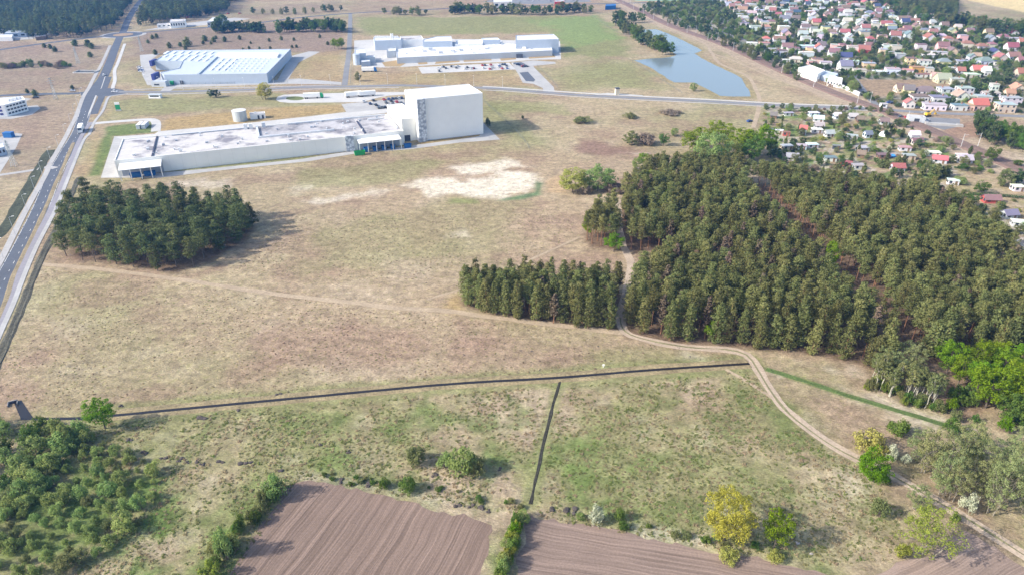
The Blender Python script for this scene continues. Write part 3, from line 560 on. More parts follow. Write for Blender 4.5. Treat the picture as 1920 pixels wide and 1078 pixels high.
TREE = {
 'yellow': DP('leaf_yellow', seeds=(101,), H=12., R=5.0, base=.22, n=130, per=60, card=.17, crad=(.12, .2)), 'lime': DP('leaf_lime', seeds=(102, 103), H=11., R=3.6, base=.2, n=70, per=55, card=.20),
 'vivid': DP('leaf_vivid', seeds=(104,), H=8., R=4.2, base=.02, n=100, per=70, card=.19, crad=(.16, .26)), 'green': DP('leaf_green', seeds=(105, 106, 107), H=12., R=4., base=.16, n=64, per=46, card=.26),
 'yellowgreen': DP('leaf_yellowgreen', 'bark_pale', seeds=(108, 109), H=12., R=5.5, base=.16, n=95, per=38, card=.17, stems=3, limbs=30, trunk_r=.28, crad=(.10, .19)),
 'alder': DP('leaf_alder', 'bark_pale', seeds=(110, 111, 112), H=13., R=3.3, base=.12, n=95, per=40, card=.15, stems=5, limbs=15, trunk_r=.22, crad=(.12, .22)),
 'birch': DP('leaf_olive', 'bark_birch', seeds=(113, 114), H=13., R=1.6, base=.45, n=44, per=32, card=.16, trunk_r=.14, limbs=5, crad=(.2, .35)),
 'willow': DP('leaf_willow', seeds=(115, 116), H=12., R=4.2, base=.08, n=80, per=50, card=.24, stems=3, limbs=12), 'goldwillow': DP('leaf_straw', seeds=(117,), H=11., R=4., base=.05, n=80, per=50, card=.24, stems=3),
 'town': DP('leaf_town', seeds=(118, 119, 120), H=8., R=3.2, base=.12, n=36, per=26, card=.40), 'olive': DP('leaf_olive', seeds=(121, 122), H=9., R=3.6, base=.06, n=56, per=44, card=.26, stems=3)}
BUSH = {}
for i, (k, lf) in enumerate([('willow', 'leaf_willow'), ('olive', 'leaf_olive'), ('green', 'leaf_green'), ('vivid', 'leaf_vivid'), ('straw', 'leaf_straw'), ('blossom', 'leaf_blossom'), ('dead', 'leaf_dead'), ('town', 'leaf_town'), ('dark', 'needles_dark'), ('yellowgreen', 'leaf_yellowgreen')]):
    BUSH[k] = protos('b', shrub_proto, 'twig', lf, [dict(seed=200+i*5+s, H=3., R=2.) for s in range(3 if k in ('willow', 'olive') else 2)], 'stems', 'foliage')

RND = random.Random(11)
def plant(name, proto, loc, H, R, label, cat, group=None, leaf=None):
    tm, cr, h0, r0 = proto; t = thing(name, label, cat, (loc[0], loc[1], 0), RND.random()*6.28, group, (R/r0, R/r0*(.93+.14*RND.random()), H/h0))
    link(tm.name.split('.')[0], tm, None, t); c = link(cr.name.split('.')[0], cr, None, t); return t
def stuff_scatter(name, pts, plist, hs, label, seedrot=3):
    """a wood that reads as one mass: whole trees set out by geometry nodes"""
    coll = bpy.data.collections.new(name+'_kinds')
    for i, (tm, cr, h0, r0) in enumerate(plist):
        bm = bmesh.new(); bm.from_mesh(cr); n = len(bm.faces); bm.from_mesh(tm); bm.faces.ensure_lookup_table()
        for f in bm.faces[n:]: f.material_index = 1
        me = bpy.data.meshes.new('tree_kind'); bm.to_mesh(me); bm.free(); me.materials.append(cr.materials[0]); me.materials.append(tm.materials[0])
        coll.objects.link(bpy.data.objects.new('tree_kind_%02d' % i, me))
    rng = np.random.RandomState(seedrot); n = len(pts); me = bpy.data.meshes.new(name); me.vertices.add(n); me.vertices.foreach_set('co', np.column_stack([pts, np.zeros(n)]).ravel())
    for nm, ty, v in (('kind_index', 'INT', rng.randint(0, len(plist), n).astype(np.int32)), ('turn', 'FLOAT', rng.rand(n)*6.28), ('size', 'FLOAT', np.asarray(hs))):
        a = me.attributes.new(nm, ty, 'POINT'); a.data.foreach_set('value', v)
    o = link(name, me); g = bpy.data.node_groups.new(name, 'GeometryNodeTree'); g.interface.new_socket('Geometry', in_out='INPUT', socket_type='NodeSocketGeometry'); g.interface.new_socket('Geometry', in_out='OUTPUT', socket_type='NodeSocketGeometry')
    N = g.nodes; gi = N.new('NodeGroupInput'); go = N.new('NodeGroupOutput'); ip = N.new('GeometryNodeInstanceOnPoints'); ci = N.new('GeometryNodeCollectionInfo')
    ci.inputs['Collection'].default_value = coll; ci.inputs['Separate Children'].default_value = True; ci.inputs['Reset Children'].default_value = True; ip.inputs['Pick Instance'].default_value = True
    def attr(nm, ty): q = N.new('GeometryNodeInputNamedAttribute'); q.data_type = ty; q.inputs['Name'].default_value = nm; return q.outputs['Attribute']
    cx = N.new('ShaderNodeCombineXYZ'); lk = g.links.new; lk(attr('turn', 'FLOAT'), cx.inputs[2]); lk(gi.outputs[0], ip.inputs['Points']); lk(ci.outputs[0], ip.inputs['Instance']); lk(attr('kind_index', 'INT'), ip.inputs['Instance Index'])
    er = N.new('FunctionNodeEulerToRotation'); lk(cx.outputs[0], er.inputs[0]); lk(er.outputs[0], ip.inputs['Rotation'])
    sc = N.new('ShaderNodeCombineXYZ'); s = attr('size', 'FLOAT'); [lk(s, sc.inputs[k]) for k in range(3)]; lk(sc.outputs[0], ip.inputs['Scale']); lk(ip.outputs[0], go.inputs[0])
    md = o.modifiers.new('trees', 'NODES'); md.node_group = g; tag(o, label, kind='stuff'); return o
def poisson(poly, d, seed, keep=None, tries=30000):
    rng = np.random.RandomState(seed); lo, hi = poly.min(0), poly.max(0); cand = lo+rng.rand(tries, 2)*(hi-lo); cand = cand[sdf(poly, cand[:, 0], cand[:, 1]) < 0]
    if keep is not None: cand = cand[keep(cand)]
    grid = {}; out = []
    for p in cand:
        k = (int(p[0]//d), int(p[1]//d)); ok = True
        for i in (-1, 0, 1):
            for j in (-1, 0, 1):
                for q in grid.get((k[0]+i, k[1]+j), ()):
                    if (p[0]-q[0])**2+(p[1]-q[1])**2 < d*d: ok = False
        if ok: grid.setdefault(k, []).append(p); out.append(p)
    return np.array(out)
def vis(p, z=8): a, b = PX(p[0], p[1], z); return -60 < a < 1980 and -60 < b < 1160

# ------------------------------------------------------------------ pine woods
def clear(c): return (seg_dist(RIDE, c[:, 0], c[:, 1]) > 6.4) & (seg_dist(RIDE2, c[:, 0], c[:, 1]) > 2.2) & (seg_dist(TRACK, c[:, 0], c[:, 1]) > 2.5)
fp = poisson(FOREST, 3.55, 31, clear, 60000); fp = fp[np.argsort(fp[:, 1])]
fd = -sdf(FOREST, fp[:, 0], fp[:, 1]); fpx = np.array([PX(p[0], p[1], 12)[0] for p in fp]); inv = fpx < 2040
fp, fd = fp[inv], fd[inv]
sp_ = poisson(SPUR, 3.1, 32, clear); gp = poisson(GROVE, 5.1, 33)
n_ind = max(40, 318-len(sp_)-len(gp))
edge = (fd < 4.2); rank = np.argsort(fp[:, 1]-(edge*12)); near = np.zeros(len(fp), bool); near[rank[:n_ind]] = True
rr = random.Random(5)
def inner_place(p):
    a = seg_dist(RIDE, p[:1], p[1:])[0]; b = seg_dist(TRACK, p[:1], p[1:])[0]; px, py = PX(p[0], p[1])
    return 'lining the open ride' if a < 10 else ('in the front rows beside the dirt track' if b < 14 else ('at the eastern end' if px > 1700 else ('at the north western corner' if py < 500 else 'in the second rank behind the edge')))
for p, dpt in zip(fp[near], fd[near]):
    e = dpt < 4.2; pr = rr.choice(PINE_EDGE if e else PINE); h = rr.uniform(13.2, 16.8)*(1 if dpt > 3 else .9)
    if rr.random() < .03: pr = PINE_DEAD[0]
    dead = pr is PINE_DEAD[0]
    plant('pine_tree', pr, p, h, pr[3]*rr.uniform(.76, 1.06), 'brown thinning pine among the green pines at the front of the large wood' if dead else ('bushy pine on the outer edge of the large wood facing the dirt track' if e else 'tall pine %s of the large wood' % inner_place(p)), 'pine tree',
          'thinning brown pines' if dead else ('edge pines of the large wood' if e else 'pines %s of the large wood' % inner_place(p)))
hs = np.random.RandomState(9).uniform(.76, 1.06, (~near).sum())
stuff_scatter('pine_wood', fp[~near], PINE+PINE+PINE+PINE_DEAD, hs, 'deep mass of pines making up the rest of the large wood')
for p in sp_:
    e = -sdf(SPUR, p[:1], p[1:])[0] < 2.8; u = rr.random(); pr = rr.choice(PINE_EDGE if e else PINE); h = rr.uniform(11.5, 15)
    if u < .05: plant('birch_tree', rr.choice(TREE['birch']), p, h, 1.7, 'white stemmed birch among the pines of the narrow wood spur', 'birch tree', 'birches in the wood spur'); continue
    if u < .12: plant('pine_tree', PINE_DEAD[0], p, h*.9, 1.8, 'brown dying pine in the narrow wood spur', 'pine tree', 'dying pines in the wood spur'); continue
    px, py = PX(p[0], p[1]); w = 'at the western tip' if px < 920 else ('at the dirt track end' if px > 1110 else ('on the footpath side' if e and py > 585 else ('on the meadow side' if e else 'in the middle')))
    plant('pine_tree', pr, p, h, pr[3]*rr.uniform(.72, .95), 'slender pine %s of the narrow wood spur' % w, 'pine tree', 'spur pines '+w)
def grove_label(p):
    px, py = PX(p[0], p[1]); d = -sdf(GROVE, p[:1], p[1:])[0]
    w = 'on the road side' if px < 190 else ('on the front edge above the footpath' if d < 6 and py > 470 else ('on the shaded meadow side' if px > 400 else ('on the factory side' if d < 7 and py < 410 else 'in the middle')))
    return 'broad dark pine %s of the small grove' % w, 'pine tree', 'grove pines '+w
for p in gp:
    pr = rr.choice(PINE_OLD_EDGE if (-sdf(GROVE, p[:1], p[1:])[0] < 4.5 and rr.random() < .6) else PINE_OLD); plant('pine_tree', pr, p, rr.uniform(10.5, 15.5), pr[3]*rr.uniform(.85, 1.3), *grove_label(p))

# ------------------------------------------------------------------ single trees and bushes, by base pixel, top row and width
def tree_at(bx, by, ty, w, kind, name, label, cat='tree', group=None, bush=False):
    p = G(bx, by); h = height_at(bx, by, ty); R = w*mpp(by)/2; pr = RND.choice((BUSH if bush else TREE)[kind]); return plant(name, pr, p, h, R, label, cat, group)
for a in [
 (1359,1012,931,100,'yellow','deciduous_tree','round golden yellow tree on the edge of the ploughed field'), (1450,1028,962,52,'lime','deciduous_tree','narrow bright lime green tree beside the golden yellow tree'),
 (1633,898,852,58,'vivid','deciduous_tree','dense vivid green round tree overhanging the dirt track'), (1727,1040,958,112,'yellowgreen','deciduous_tree','wide sparse yellow green tree with pale limbs by the field corner'),
 (197,803,752,54,'lime','deciduous_tree','lone light green tree beside the long drainage ditch'), (1076,361,320,52,'goldwillow','deciduous_tree','golden willow beside the reed patch'),
 (1120,356,310,56,'willow','deciduous_tree','grey green willow next to the golden willow'), (1138,350,332,18,'lime','deciduous_tree','small lime green sapling under the grey green willow'), (1103,446,402,26,'lime','deciduous_tree','bright lime tree at the western tip of the large pine wood'),
 (1150,472,440,38,'lime','deciduous_tree','rounded yellow green tree where the dirt track leaves the pines'), (1182,272,248,34,'olive','deciduous_tree','rounded olive tree in the dry meadow next to a bramble thicket'),
 (1244,274,251,22,'green','deciduous_tree','small green tree near the bramble thicket'), (1263,256,240,16,'willow','deciduous_tree','pale slim tree north of the large pine wood'), (1192,318,296,20,'willow','deciduous_tree','small pale tree at the north west corner of the large pine wood'),
 (1302,286,244,58,'lime','deciduous_tree','broad leafy tree at the north edge of the pines, westernmost of its row'), (1347,276,230,52,'lime','deciduous_tree','tall lime tree rising behind the pale willow'), (1332,314,250,62,'willow','deciduous_tree','tall pale silvery willow north of the pines'),
 (1364,306,262,44,'goldwillow','deciduous_tree','yellow weeping willow north of the pines'), (1388,294,246,52,'lime','deciduous_tree','leafy green tree beside the yellow weeping willow'), (1424,292,234,60,'lime','deciduous_tree','large green tree at the corner of the allotment gardens'),
 (1408,306,260,46,'green','deciduous_tree','bright green tree beside the lane to the allotment gardens'), (1445,296,266,30,'town','deciduous_tree','dark shady tree at the western allotment fence'), (1205,312,288,24,'lime','deciduous_tree','light green tree tucked against the north west pines'),
 (498,187,158,30,'goldwillow','deciduous_tree','yellow green willow beside the lorry park'), (395,184,168,14,'town','deciduous_tree','dark shrubby tree south of the grey road opposite the warehouse'), (406,183,170,16,'town','deciduous_tree','dark green tree paired with a smaller one opposite the warehouse'), (672,153,136,14,'olive','deciduous_tree','small olive tree at the lane corner before the white factory'),
 (1300,172,156,14,'willow','deciduous_tree','lone small tree on the south pond shore'), (1664,262,232,20,'town','conifer_tree','dark tall conifer beside the allotment railway fence'), (1857,304,276,28,'green','deciduous_tree','round bright green tree beside the railway'), (1907,312,300,20,'green','deciduous_tree','small round green bush tree farther along the railway')]:
    tree_at(*a)
for a in [(1772,705,642,46),(1822,702,638,48),(1848,764,690,76),(1872,712,655,56),(1906,706,650,50),(1892,752,682,52),(1930,760,690,60),(1935,690,640,50),(1795,722,668,44),(1830,738,676,50),(1858,690,640,44),(1900,780,716,56),(1760,676,636,30)]:
    tree_at(*a, 'lime', 'deciduous_tree', 'fresh green broadleaf tree at the eastern end of the pine wood', group='broadleaf trees at the eastern wood end')
for a in [(1880,792,742,46),(1915,800,740,46)]: tree_at(*a, 'green', 'deciduous_tree', 'darker green broadleaf at the eastern wood edge beside bare ground', group='darker broadleaf trees at the wood edge')
for i in range(26):
    u = rr.random(); bx = 1632+130*u+rr.uniform(-6, 6); by = 722+46*u+rr.uniform(-14, 8); tree_at(bx, by, by-rr.uniform(46, 62), 22, 'birch', 'birch_tree', 'slender pale birch in the row along the green ditch', 'birch tree', 'row of birches by the green ditch')
for i in range(24):
    u = rr.random(); bx = 1620+160*u+rr.uniform(-6, 6); by = 722+58*u+rr.uniform(-10, 10); s = rr.uniform(10, 24); tree_at(bx, by, by-s, s*1.1, rr.choice(['green', 'yellowgreen', 'olive']), 'bush', 'fresh green undergrowth bush at the foot of the birches', 'bush', 'undergrowth at the birches', True)
for i in range(22):
    bx = rr.uniform(1775, 1925); by = rr.uniform(722, 812); s = rr.uniform(14, 30); tree_at(bx, by, by-s, s*1.15, rr.choice(['green', 'yellowgreen', 'olive', 'vivid']), 'bush', 'fresh green bush below the broadleaf trees at the eastern wood end', 'bush', 'bushes at the eastern wood end', True)
for a in [(1668,712,660,40),(1705,708,650,46),(1650,700,650,36),(1690,694,640,44)]: tree_at(*a, 'alder', 'deciduous_tree', 'grey green tree behind the row of birches', group='grey green trees behind the birches')
ald = [(1735,885,802,58),(1768,902,812,62),(1716,862,806,50),(1795,876,792,62),(1762,926,850,56),(1815,856,796,52),(1854,962,852,62),(1880,945,840,58),(1838,938,862,50),(1900,922,832,60),(1918,966,864,54),(1905,870,800,60),(1830,905,830,60),(1715,955,914,44),(1785,938,870,50),(1930,1010,930,50),(1870,890,820,50)]
for a in ald: tree_at(*a, 'alder', 'alder_tree', 'pale budding alder in the clump beside the dirt track', 'alder tree', 'pale alders beside the dirt track')
for a in [(1548,520,452,30),(1238,420,372,24),(1250,400,352,22),(1395,400,356,22),(1212,360,318,22),(1330,640,600,24)]: tree_at(*a, 'lime', 'deciduous_tree', 'single bright green broadleaf tree among the pines of the large wood', group='broadleaf trees among the pines')
bushes = [(1626,846,808,62,'straw','straw yellow willow bush above the vivid green tree'), (1686,816,790,52,'green','dense green bush on the dry slope beyond the dirt track'), (1668,860,834,24,'blossom','white blossoming bush behind the vivid green tree'), (1697,868,852,20,'blossom','small pale blossoming bush beside the alders'),
 (1811,957,926,32,'blossom','round white blossoming bush at the foot of the alders'), (1646,966,934,38,'olive','olive bush between the track and the sparse yellow green tree'), (1788,974,960,22,'green','low green bush on the verge of the dirt track'), (1663,908,896,16,'olive','small dry bush under the vivid green tree'),
 (1690,1044,1020,30,'yellowgreen','yellow green bush under the wide sparse tree'), (870,884,838,62,'willow','tall grey green willow bush in the low meadow'), (893,886,856,44,'olive','olive willow bush beside the tall grey green one'), (838,876,850,40,'willow','low pale bush west of the tall grey green one'), (780,868,836,42,'olive','dark feathery bush in the low meadow'),
 (764,920,896,36,'green','rounded dark green bush near the ploughed field'), (722,912,896,24,'green','small green bush above the ploughed field corner'), (1118,978,948,32,'blossom','pale blossoming bush on the field margin'), (1161,974,952,22,'green','small bright bush on the field margin'), (516,934,892,42,'willow','large willow bush at the corner of the ploughed field'), (497,948,918,30,'olive','olive bush on the slope beside the ploughed field'),
 (424,1048,992,36,'willow','pale willow bush on the field margin above the green patch'), (398,1085,1054,44,'yellowgreen','yellow green bush at the foot of the field margin'), (405,1040,1010,30,'olive','dull olive bush on the field margin'), (455,990,962,26,'green','green bush midway along the sloping field margin'), (1206,270,249,46,'dead','brown bramble thicket in the dry meadow'), (1148,358,344,50,'dead','low brown bramble patch between the willows and the pines'), (1100,364,350,30,'dead','dark thorny scrub between the two willows'), (1365,1048,1030,40,'straw','dry straw coloured bush under the golden yellow tree'), (1452,1050,1034,30,'straw','dry yellowish scrub under the lime green tree'),
 (915,238,221,10,'dark','dark small bush in the shadow of the high bay warehouse'), (980,224,216,6,'dark','tiny dark bush beside the high bay warehouse shadow'), (1093,231,219,40,'olive','low olive scrub in the dry meadow east of the high bay warehouse'), (1180,222,212,28,'olive','low scrub patch in the dry meadow below the long grey road'), (1255,213,206,50,'dead','long brown scrub strip below the pond road')]
for a in bushes: tree_at(*a[:5], 'bush', a[5], 'bush', bush=True)
for i in range(22):
    u = (i+rr.random()*.8)/22; bx = 975-45*u+rr.uniform(-6, 10); by = 975+130*u+rr.uniform(-6, 6)
    tree_at(bx, by, by-rr.uniform(10, 26), rr.uniform(18, 32), rr.choice(['vivid', 'green', 'willow', 'yellowgreen']), 'bush', 'bush in the green hedge strip between the two ploughed fields', 'bush', 'bushes between the ploughed fields', True)
for i in range(26):
    u = rr.random(); bx = 575+410*u; by = 896+66*u+rr.uniform(-14, 6)-8*math.sin(u*3); s = rr.uniform(4, 10)
    tree_at(bx, by, by-s*.8, s*1.7, rr.choice(['green', 'olive', 'green']), 'weed_clump', 'low weed clump along the top of the ploughed field', 'weeds', 'weed clumps above the ploughed field', True)
for i in range(12):
    u = rr.random(); bx = 1040+400*u; by = 962+66*u+rr.uniform(-4, 10); s = rr.uniform(8, 15)
    tree_at(bx, by, by-s*.8, s*1.7, rr.choice(['green', 'olive', 'willow']), 'weed_clump', 'low weed clump on the margin near the golden yellow tree', 'weeds', 'weed clumps on the eastern field margin', True)
for i in range(10):
    u = (i+rr.random())/10; bx = 540-130*u; by = 915+150*u; s = rr.uniform(14, 26)
    tree_at(bx-rr.uniform(4, 22), by, by-s, s*1.5, rr.choice(['green', 'willow', 'olive']), 'bush', 'scrubby bush on the western margin of the ploughed field', 'bush', 'scrub on the western field margin', True)
# willow thicket
TH = GL([(-40,935),(120,838),(160,826),(235,850),(300,882),(292,930),(262,985),(235,1020),(150,1065),(60,1140),(-120,1200)]); TB = GL([(-60,800),(60,795),(118,812),(130,850),(70,900),(-50,960)])
def thick_label(p, h):
    d = -sdf(TH, p[:1], p[1:])[0]; s = 'tall' if h > 3.3 else ('low' if h < 2.3 else 'middling'); e = 'on the outer edge' if d < 3 else 'deep inside'
    return '%s feathery willow shrub %s of the thicket west of the ploughed field' % (s, e), 'shrub', '%s shrubs %s of the thicket' % (s, e)
for p in poisson(TH, 3.0, 51):
    if not vis(p, 2): continue
    h = rr.uniform(1.6, 4.2); plant('willow_shrub', rr.choice(BUSH[rr.choice(['willow', 'willow', 'willow', 'willow', 'olive'])]), p, h, h*rr.uniform(.42, .62), *thick_label(p, h))
for p in poisson(TB, 5.2, 52):
    if not vis(p, 2): continue
    h = rr.uniform(3.8, 5.8); plant('willow_shrub', rr.choice(BUSH['green'] if rr.random() < .15 else BUSH['willow']), p, h, h*rr.uniform(.5, .65), 'large dark round willow at the ditch outlet', 'shrub', 'large willows at the ditch outlet')
for bx, by in [(135,845),(125,832),(100,880),(75,915),(45,935),(150,822)]: tree_at(bx, by, by-rr.uniform(24, 36), rr.uniform(30, 44), 'willow', 'willow_shrub', 'willow shrub between the large willows and the thicket', 'shrub', 'willows between thicket and large willows', True)
# tussocks of grass and weeds standing in the meadows
leafmat('tuft_straw', (.44, .365, .22), (.54, .45, .28), .15, .5); leafmat('tuft_olive', (.30, .31, .13), (.38, .38, .17), .15, .5); leafmat('tuft_green', (.20, .26, .075), (.27, .33, .10), .15, .5); leafmat('tuft_dead', (.27, .20, .145), (.35, .265, .195), .15, .45)
def patchy(c, s, seed, lo, hi): return np.random.RandomState(seed).rand(len(c)) < np.clip((fbm(c[:, 0], c[:, 1], s, 4, seed)-lo)/(hi-lo), .04, 1)
TUFT = {k: protos('t', shrub_proto, 'twig', lf, [dict(seed=400+i*3+s, H=.17, R=.8, n=9, per=12, card=.13) for s in range(2)], 'stems', 'foliage') for i, (k, lf) in enumerate([('straw', 'tuft_straw'), ('olive', 'tuft_olive'), ('green', 'tuft_green'), ('dead', 'tuft_dead')])}
LOWM = GL([(-60,795),(220,792),(700,748),(1040,724),(1400,696),(1600,870),(1690,960),(1690,1050),(1520,1060),(1000,968),(560,898),(430,1090),(120,1100),(300,900),(120,850)])
tp = poisson(LOWM, .85, 61, lambda c: patchy(c, 9, 33, .38, .62) & (seg_dist(TRACK, c[:, 0], c[:, 1]) > 2.2) & (seg_dist(DITCH2, c[:, 0], c[:, 1]) > 1.2), 52000)
stuff_scatter('grass_tussocks', tp, TUFT['straw']+TUFT['straw']+TUFT['olive']+TUFT['olive']+TUFT['green'], np.random.RandomState(1).uniform(.3, .95, len(tp)), 'straw and green grass tussocks covering the low meadow', 21)
MIDM = GL([(80,505),(330,530),(700,580),(1000,612),(1180,640),(1400,670),(1220,685),(860,708),(520,740),(180,770),(0,760),(-20,660)])
tp = poisson(MIDM, 1.3, 62, lambda c: patchy(c, 12, 35, .40, .70), 22000)
stuff_scatter('grass_tussocks', tp, TUFT['straw']+TUFT['straw']+TUFT['dead']+TUFT['olive'], np.random.RandomState(2).uniform(.25, .6, len(tp)), 'dry tussocks scattered over the upper meadow', 22)
UPM = GL([(560,400),(900,380),(1060,380),(1080,440),(1000,480),(860,520),(600,530),(420,520)])
tp = poisson(UPM, 1.6, 63, lambda c: patchy(c, 14, 36, .40, .70), 16000)
stuff_scatter('grass_tussocks', tp, TUFT['straw']+TUFT['dead']+TUFT['olive'], np.random.RandomState(2).uniform(.25, .6, len(tp)), 'dry tussocks scattered below the sandy patch', 23)
# scattered young pines behind the warehouse and along the far fields
for bx, by, s in [(84,90,9),(95,92,9),(104,98,10),(141,87,13),(167,89,15),(172,92,12),(170,108,11),(278,82,7),(286,74,8),(294,72,9),(318,91,11),(338,88,9),(352,88,17),(348,94,8),(385,78,12),(381,84,7),(402,80,10),(405,74,7),(396,84,6),(422,79,10),(450,75,8),(470,83,5),(505,79,7),(528,76,8),(551,77,6),(292,103,10),(456,95,5),(467,93,6),(487,93,5),(507,93,6),(548,91,6),(556,90,6),(600,72,7),(615,85,7),(625,80,6),(66,181,12),(136,168,8),(52,175,8)]:
    plant('pine_tree', rr.choice(PINE_YOUNG), G(bx, by), height_at(bx, by, by-s), s*mpp(by)*.5, 'small dark bushy pine scattered on the brown heath', 'pine tree', 'young pines scattered on the heath')
# rows of far trees
def row(pts, n, kind, hr, label, group, jx=4, jy=1.5, wr=(.5, .75), name='deciduous_tree', cat='tree', bush=False):
    L = np.array(pts, float)
    for i in range(n):
        t = (i+rr.random())/n*(len(L)-1); k = min(int(t), len(L)-2); q = L[k]+(L[k+1]-L[k])*(t-k); bx = q[0]+rr.uniform(-jx, jx); by = q[1]+rr.uniform(-jy, jy); h = rr.uniform(*hr)
        pr = rr.choice((BUSH if bush else TREE)[rr.choice(kind) if isinstance(kind, list) else kind]) if kind != 'pine' else rr.choice(PINE_OLD); plant(name, pr, G(bx, by), h, h*rr.uniform(*wr)*.5*(1.3 if kind != 'pine' else .8), label, cat, group)
row([(1156,52),(1180,62),(1200,80),(1228,90),(1240,96)], 34, ['green', 'town', 'olive'], (9, 13), 'tree on the wooded bank of the pond', 'trees on the pond bank', 7, 5)
row([(1241,104),(1256,103)], 3, 'green', (10, 12), 'tree at the tip of the pond peninsula', 'trees at the peninsula tip', 3, 1)
row([(1152,40),(1180,42),(1210,40)], 10, ['green', 'town'], (8, 12), 'tree north of the pond by the railway', 'trees north of the pond', 6, 3)
row([(1205,22),(1240,32),(1280,52),(1330,72),(1390,98),(1440,120),(1500,148)], 60, ['town', 'green', 'olive'], (5, 9), 'garden tree along the far side of the railway', 'trees along the railway fence', 6, 5, name='lineside_tree')
row([(842,26),(880,26),(960,28),(1040,27),(1105,25)], 44, ['green', 'olive', 'town'], (9, 14), 'tree in the belt along the far main road', 'tree belt along the far road', 4, 2.5, name='roadside_tree')
row([(720,28),(760,30),(800,28)], 10, ['olive', 'green'], (6, 10), 'thin roadside tree north of the white factory', 'thin roadside trees north of the factory', 6, 2)
row([(405,62),(450,60),(498,62)], 26, ['town'], (8, 12), 'dark tree in the shelter belt above the warehouse heath', 'dark shelter belt above the heath', 3, 2, name='copse_tree'); row([(522,60),(570,58),(620,56),(648,58)], 34, ['town', 'green'], (8, 13), 'tree in the copse beside the narrow lane', 'copse beside the narrow lane', 4, 6, name='copse_tree')
row([(408,52),(420,48)], 3, 'green', (10, 13), 'green tree beside the small depot', 'trees beside the small depot', 4, 2); row([(470,26),(540,28),(600,24),(640,20)], 14, ['town', 'olive'], (6, 9), 'tree along the far field road', 'trees along the far field road', 6, 2)
row([(630,92),(640,90)], 3, 'lime', (8, 10), 'light green tree beside the narrow lane', 'light green trees beside the lane', 4, 3); row([(0,128),(40,124),(90,126),(130,126)], 22, ['dead', 'olive', 'green'], (3, 5), 'scrub bush on the western heath', 'scrub on the western heath', 6, 3, (.9, 1.3), 'bush', 'bush', True)
row([(1832,246),(1850,258),(1880,268),(1925,284)], 42, ['green', 'town', 'green'], (8, 12), 'leafy tree in the young wood beside the builders yard', 'young wood beside the builders yard', 10, 9, (.4, .55), name='copse_tree')
row([(1644,10),(1700,34),(1760,44),(1830,54),(1900,66),(1960,80)], 70, ['town', 'green', 'olive'], (10, 15), 'large tree in the belt between houses and yellow field', 'tree belt by the yellow field', 8, 6, name='field_belt_tree'); row([(1400,4),(1460,2),(1540,2),(1640,4)], 40, ['town', 'green'], (9, 13), 'tree at the far edge of the housing estate', 'trees behind the housing estate', 8, 4, name='field_belt_tree')
# far woods as masses
for k, (q, lab) in enumerate([([(-70,66),(0,66),(60,76),(150,72),(205,60),(222,44),(248,10),(268,-40),(-260,-40),(-160,20)], 'dark far forest west of the north road'), ([(262,50),(330,42),(425,24),(436,6),(480,-10),(560,-40),(300,-40),(278,4)], 'dark far forest east of the north road'), ([(1560,2),(1640,6),(1720,28),(1790,36),(1790,10),(1760,-30),(1560,-30)], 'far wood behind the housing estate')]):
    P_ = poisson(GL(q), 5.2, 70+k, None, 40000); stuff_scatter('forest', P_, PINE_OLD[:3]+PINE_OLD[:3]+TREE['town'], np.random.RandomState(k).uniform(.85, 1.15, len(P_)), lab, 4+k)

# ------------------------------------------------------------------ building materials
M('cladding', (.83, .81, .745), .6, .03, .25, .03); M('cladding_white', (.84, .83, .80), .55, .03, .25, .03); M('cladding_grey', (.50, .53, .56), .6, .04, .3, .03); M('cladding_blue', (.42, .48, .56), .6, .04, .3, .03)
M('roof_felt', (.50, .475, .455), .9, .10, .35, .08, dirt=((.20, .19, .21), .085, .50, .64)); M('roof_felt_dark', (.40, .385, .39), .9, .15, .4, .15, dirt=((.16, .155, .17), .09, .46, .62)); M('roof_white', (.62, .62, .615), .7, .04, .3, .03); M('roof_metal', (.48, .52, .56), .5, .04, .3, .05)
M('dark_gap', (.05, .055, .09), .7, .2, .5); M('glass', (.045, .055, .07), .12, .1, .5, spec=.6); M('metal_duct', (.66, .67, .68), .45, .08, .8, metal=.2); M('louvre', (.36, .39, .44), .6, .1, .8)
M('skylight', (.70, .73, .76), .3, .03, .5); M('door_dark', (.055, .065, .085), .6, .15, 1); M('navy_trim', (.05, .06, .22), .5, .1, 1); M('red_sign', (.62, .05, .06), .5, .05, 1); M('green_paint', (.02, .30, .12), .5, .1, 1); M('blue_paint', (.02, .13, .36), .5, .12, 1); M('skip_green', (.03, .38, .10), .5, .1, 1)
M('tinted', (.5, .5, .5), .85, .07, .5, .06, objcol=True); M('roof_tint', (.4, .2, .1), .85, .12, 1.2, .08, objcol=True); M('car_paint', (.5, .5, .5), .3, .02, .5, objcol=True, spec=.5); M('tyre', (.02, .02, .02), .9, .1, 2)
M('joint_strip', (.68, .665, .61), .6, .03, .25); M('galv', (.42, .46, .47), .5, .1, 1.5, metal=.3); M('pole', (.55, .56, .57), .5, .1, 1.5); M('wire_fence', (.16, .18, .17), .8, .2, 1); M('timber', (.20, .13, .085), .9, .2, 2)
def screen_mat():                                            # printed mesh screen of the stair towers
    m, t, b = newmat('mesh_screen'); pos = nn(t, 'ShaderNodeNewGeometry').outputs['Position']
    v = nn(t, 'ShaderNodeTexVoronoi'); v.inputs['Scale'].default_value = .75; t.links.new(pos, v.inputs['Vector'])
    c = mixcol(t, ramp(t, v.outputs['Distance'], .25, .75), (.68, .70, .72), (.28, .31, .36)); t.links.new(c, b.inputs['Base Color'])
screen_mat()
def wpoly(px, h): return GL(px, h)
